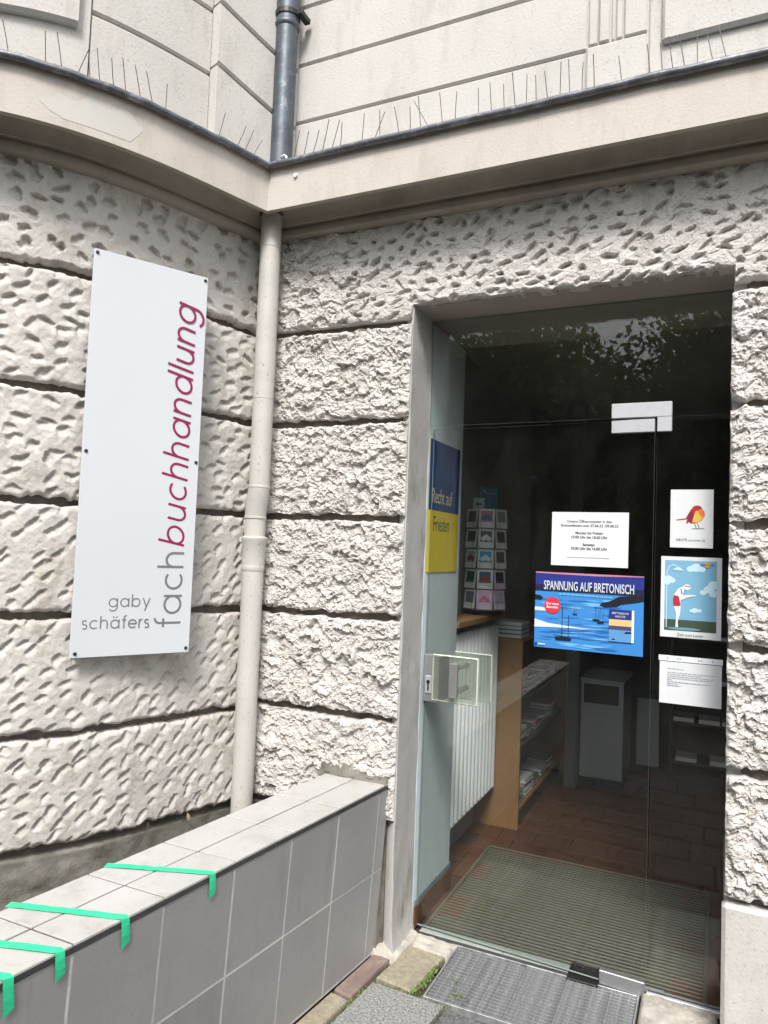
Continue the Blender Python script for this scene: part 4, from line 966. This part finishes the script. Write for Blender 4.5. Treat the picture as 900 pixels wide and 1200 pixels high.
# notice under it
s = Sheet('paper_notice', (.988, PY, 1.105), XA, ZA, .216, .180, 'white typed paper under a clip strip, lowest on the side pane', 'notice', M['paper'])
s.rect('clip_strip', -.004, .160, .219, .181, C_('clip_white', 236, 238, 244)); s.rect('clip_shadow_gap', -.004, .158, .219, .160, M['ink'])
s.multi('punch_mark', [arc(x, .170, .0022, 0, 330, 10) for x in (.027, .064, .072, .138, .146, .184)], M['ink'])
rp = random.Random(5)
L_ = []
for (y, x1) in ((.130, .085), (.116, .190), (.109, .145), (.102, .190), (.095, .182), (.088, .045), (.081, .178), (.074, .065), (.067, .075)):
    x = .028
    while x < x1:
        wd = rp.uniform(.006, .016); L_.append([(x, y), (min(x+wd, x1), y), (min(x+wd, x1), y+.0024), (x, y+.0024)]); x += wd+.0022
s.multi('typed_lines', L_, M['palegrey'])
# peace poster on the inner reveal
s = Sheet('peace_poster', (.0035, .262, 1.553), (0, 1, 0), ZA, .408, .606, 'blue and yellow poster reading Recht auf Frieden on the inner wall', 'poster', C_('flag_yellow', 226, 200, 30))
s.rect('blue_half', 0, .283, .408, .606, C_('flag_blue', 12, 62, 122)); s.text('Recht auf', .172, .318, .098, C_('pale_yellow', 228, 212, 150), .72); s.text('Frieden', .172, .190, .098, C_('flag_ink', 30, 52, 70), .74)
s.multi('emblem_outline', [[(.235, .44), (.238, .44), (.238, .54), (.235, .54)], [(.305, .44), (.308, .44), (.308, .545), (.305, .545)], [(.235, .44), (.308, .44), (.308, .443), (.235, .443)], [(.235, .537), (.308, .542), (.308, .545), (.235, .54)]], C_('emblem_blue', 40, 100, 160))
# dark bag banner at the back
s = Sheet('fabric_banner', (1.02, 2.5, 2.08), XA, ZA, .46, .52, 'dark cloth banner with black letters hanging high behind the side pane', 'banner', mat('dark_cloth', (.045, .048, .044), .9))
s.text('TOMA', .012, .44, .105, M['ink'], 1.0, 'LEFT', .002)
s.multi('motif', [arc(rp.uniform(.03, .42), rp.uniform(.04, .40), rp.uniform(.012, .028), 0, 330, 12) for _ in range(42)], M['ink'])

# ------------------------------------------------------------------ postcard rack on the sill board
rk = thing('card_rack', (-.045, 1.32, 1.297), 'slim revolving wire rack of postcards standing on the sill board', 'card rack')
MB().tube([(-.045, 1.32, 1.297), (-.045, 1.32, 1.306)], .10, 24).build('base', M['black'], rk)
MB().tube([(-.045, 1.32, 1.306), (-.045, 1.32, 1.90)], .006, 8).build('pole', M['chrome'], rk)
va = math.atan2(CAM[1]-1.32, CAM[0]+.045)
cardspec = [[('white card with a dark brown photo', [(60, 48, 40)]), ('white card with pink and blue figures', [(190, 130, 140), (90, 110, 160)]), ('pale card with small grey flowers', [(150, 150, 155)])],
            [('white card with a dark green photo', [(46, 70, 40)]), ('white card with a pale tag on a grey picture', [(80, 90, 100), (220, 228, 224)]), ('white card with a brown portrait', [(86, 66, 60)])],
            [('pale green card with a red flower', [(150, 168, 150), (130, 60, 60)]), ('bright blue card with a white swirl', [(40, 140, 200), (190, 220, 235)]), ('pale card with two small dark marks', [(90, 90, 95)])],
            [('white card with a deep green picture', [(30, 84, 52)]), ('card of red figures under blue sky', [(40, 90, 140), (140, 60, 40)]), ('lilac card with a black oval', [(24, 24, 30)])],
            [('grey card with a dim figure', [(110, 116, 124)]), ('lilac card with a pink rainbow', [(206, 176, 214), (210, 110, 150)]), ('pale lilac card with faint drawing', [(170, 165, 180)])]]
rown = ['top', 'second', 'middle', 'fourth', 'bottom']; coln = ['left', 'centre', 'right']
for r in range(5):
    zc = 1.795-r*.1155
    for c in range(3):
        an = va+(-.80+.80*c); nd = np.array([math.cos(an), math.sin(an), 0]); tx = np.array([-math.sin(an), math.cos(an), 0])
        ce = np.array([-.045, 1.32, 0])+nd*.122
        lean = .10; ey = np.array([-nd[0]*lean, -nd[1]*lean, 1]); ey /= np.linalg.norm(ey)
        o = ce+tx*(-.045)+np.array([0, 0, zc]); d, cols = cardspec[r][c]
        base = M['paper'] if 'lilac' not in d else C_('lilac_card', 208, 190, 220)
        s = Sheet('postcard', o, tx, ey, .090, .108, d+', %s row %s of the rack' % (rown[r], coln[c]), 'postcard', base, .001, 'postcards in the rack')
        s.rect('picture', .013, .034, .077, .096, C_('card_ink', *cols[0]))
        if len(cols) > 1: s.multi('motif', [arc(.045+k*.016-.016, .052+(k % 2)*.012, .014, 0, 330, 12) for k in range(3)], C_('card_ink', *cols[1]))
        q = MB(); f0 = ce+nd*.012
        for k in (-.034, .034): q.tube([f0+tx*k+(0, 0, zc-.004), f0+tx*k+(0, 0, zc+.05)], .0013, 5)
        q.tube([f0-tx*.05+(0, 0, zc+.042), f0+tx*.05+(0, 0, zc+.042)], .0013, 5); q.tube([f0-tx*.05+(0, 0, zc-.004), f0+tx*.05+(0, 0, zc-.004)], .0015, 5)
        for k in (-.05, .05): q.tube([f0+tx*k+(0, 0, zc-.004), f0+tx*k-nd*.06+(0, 0, zc-.004)], .0013, 5)
        q.build('card_pocket', M['chrome'], rk)
nd = np.array([math.cos(va), math.sin(va), 0]); tx = np.array([-math.sin(va), math.cos(va), 0])
s = Sheet('leaflet', np.array([-.06, 1.33, 1.905])-tx*.035+nd*.0, tx, (0, 0, 1), .105, .135, 'teal blue leaflet standing upright on top of the postcard rack', 'leaflet', C_('teal_paper', 52, 110, 132))
s.multi('print', [arc(.03, .11, .008, 0, 330, 12), [(.03, .098), (.085, .094), (.085, .098), (.03, .102)]], M['palegrey'])
s = Sheet('small_card', np.array([-.075, 1.31, 1.905])-tx*.05+nd*.02, tx, (0, 0, 1), .065, .066, 'small pale card with a dark arrow in front of the teal leaflet', 'card', C_('pale_teal', 176, 196, 200))
s.poly('arrow', [(.014, .03), (.03, .044), (.03, .034), (.05, .034), (.05, .026), (.03, .026), (.03, .016)], M['ink'])
# parcel seen behind the rack
o = MB().bbox((.10, 2.1, 1.137), (.118, 2.3, 1.30), .002).build('grey_folder', M['cabinet']) if False else None

# ------------------------------------------------------------------ trees across the street, seen mirrored in the glass
def tree(x, y, hgt, rad, seed, label, leaves):
    rng = np.random.default_rng(seed); t = thing('street_tree', (x, y, 0), label, 'tree', 'trees across the street')
    tr = MB(); tr.tube([(x, y, -.05), (x+.05, y, hgt*.3), (x-.05, y+.1, hgt*.62), (x, y, hgt*.88)], [.26, .20, .13, .05], 10)
    cl = []
    for k in range(20):
        a = rng.uniform(0, 6.28); z = rng.uniform(.30, .97)*hgt; rr = rad*rng.uniform(.35, .85)*math.sin(math.pi*min(1, max(.12, (z/hgt-.12)/.9)))
        p = np.array([x+rr*math.cos(a), y+rr*math.sin(a), z]); cl.append((p, rad*rng.uniform(.28, .5)))
        tr.tube([(x, y, z*.72), tuple((p+np.array([x, y, z*.8]))/2), tuple(p)], [.07, .045, .015], 6)
    tr.build('trunk', M['bark'], t, smooth=True)
    n = leaves; ci = rng.integers(0, len(cl), n); P = np.array([cl[i][0] for i in ci]); Rr = np.array([cl[i][1] for i in ci])
    d = rng.normal(size=(n, 3)); d /= np.linalg.norm(d, axis=1)[:, None]; P = P+d*(Rr*rng.random(n)**.45)[:, None]*np.array([1, 1, .8])
    u = rng.normal(size=(n, 3)); u /= np.linalg.norm(u, axis=1)[:, None]; v = np.cross(u, rng.normal(size=(n, 3))); v /= np.linalg.norm(v, axis=1)[:, None]
    l = rng.uniform(.05, .10, n)[:, None]
    V = np.stack([P-u*l, P+v*l*.55, P+u*l, P-v*l*.55], 1)
    me = bpy.data.meshes.new('crown'); me.vertices.add(n*4); me.vertices.foreach_set('co', V.reshape(-1).astype(np.float32)); me.loops.add(n*4); me.loops.foreach_set('vertex_index', np.arange(n*4, dtype=np.int32))
    me.polygons.add(n); me.polygons.foreach_set('loop_start', np.arange(0, n*4, 4, dtype=np.int32)); me.materials.append(M['leaf']); me.update(calc_edges=True)
    ob('crown', me, t)
tree(-12.5, -11.5, 6.4, 3.9, 1, 'leafy street tree opposite, mirrored at the left of the door glass', 26000)
tree(-7.4, -10.4, 5.6, 3.7, 2, 'leafy street tree opposite, mirrored above the peace poster', 42000)
tree(-2.6, -11.0, 5.8, 3.8, 3, 'leafy street tree opposite, mirrored in the middle of the transom', 52000)
tree(2.4, -10.6, 5.8, 3.8, 5, 'leafy street tree opposite, mirrored at the right of the transom', 52000)
tree(7.6, -11.2, 6.0, 3.8, 4, 'leafy street tree opposite, standing farthest right', 20000)
tree(-5.2, -15.2, 5.6, 3.6, 6, 'lower leafy tree in the back row opposite, mirrored left of the hinge plate', 30000)
tree(.2, -15.4, 5.4, 3.6, 7, 'lower leafy tree in the back row opposite, mirrored over the bird card', 30000)
tree(-10.4, -15.0, 5.6, 3.6, 8, 'lower leafy tree in the back row opposite, mirrored over the card rack', 24000)
rng = np.random.default_rng(31); n = 60000  # unseen leaf band added to keep the mirrored horizon dark
P = np.stack([rng.uniform(-34, 16, n), -15.5+rng.normal(0, .8, n), rng.random(n)**.8*4.6], -1); P[:, 2] *= .8+.2*np.sin(P[:, 0]*.9)
u = rng.normal(size=(n, 3)); u /= np.linalg.norm(u, axis=1)[:, None]; v = np.cross(u, rng.normal(size=(n, 3))); v /= np.linalg.norm(v, axis=1)[:, None]; l = rng.uniform(.12, .24, n)[:, None]
V = np.stack([P-u*l, P+v*l*.6, P+u*l, P-v*l*.6], 1)
me = bpy.data.meshes.new('backdrop'); me.vertices.add(n*4); me.vertices.foreach_set('co', V.reshape(-1).astype(np.float32)); me.loops.add(n*4); me.loops.foreach_set('vertex_index', np.arange(n*4, dtype=np.int32))
me.polygons.add(n); me.polygons.foreach_set('loop_start', np.arange(0, n*4, 4, dtype=np.int32)); me.materials.append(M['leaf']); me.update(calc_edges=True)
o = ob('backdrop', me); o['kind'] = 'stuff'; tag(o, 'dense dark shrubbery of leaves added across the street to darken the glass reflections', 'backdrop')

# ------------------------------------------------------------------ dry leaves caught on the plinth
def dry_leaf(s0, z, l, rz, label):
    c = bay(s0, .006, z).reshape(3); V = []; F = []
    for k, (t, wd) in enumerate(((0, .001), (.25, .006), (.55, .008), (.8, .005), (1, .0008))):
        h = .5*l*math.sin(t*2.2)*.35
        d = np.array([math.cos(rz)*.35, -.2, 1.0])*l*t; V += [c+d+np.array([wd*math.cos(rz+1.5), wd*math.sin(rz+1.5), 0])+(h, 0, 0), c+d-np.array([wd*math.cos(rz+1.5), wd*math.sin(rz+1.5), 0])+(h, 0, 0)]
    F = [(2*k, 2*k+1, 2*k+3, 2*k+2) for k in range(4)]
    o = ob('dry_leaf', mesh('dry_leaf', V, F, mat('dry_leaf', (.42, .33, .17), .8, var=.25, scale=60))); md = o.modifiers.new('thickness', 'SOLIDIFY'); md.thickness = .0006
    tag(o, label, 'leaf', 'dry leaves on the plinth')
dry_leaf(.46, .462, .055, .4, 'curled straw coloured leaf on the plinth, nearer the street')
dry_leaf(.26, .466, .035, 2.0, 'small dry leaf on the plinth beside the downpipe')

# ------------------------------------------------------------------ the door leaf stands slightly ajar, turned inwards about its pivot
AJAR = Matrix.Translation((.955, GY, 0)) @ Matrix.Rotation(-R(2.7), 4, 'Z') @ Matrix.Translation((-.955, -GY, 0))
leaf = [door]+list(door.children)
for o in list(COL.objects):
    if o.name in LEAF: leaf += [o]+list(o.children)
done = set()
for o in leaf:
    if o.data.name not in done: done.add(o.data.name); o.data.transform(AJAR)
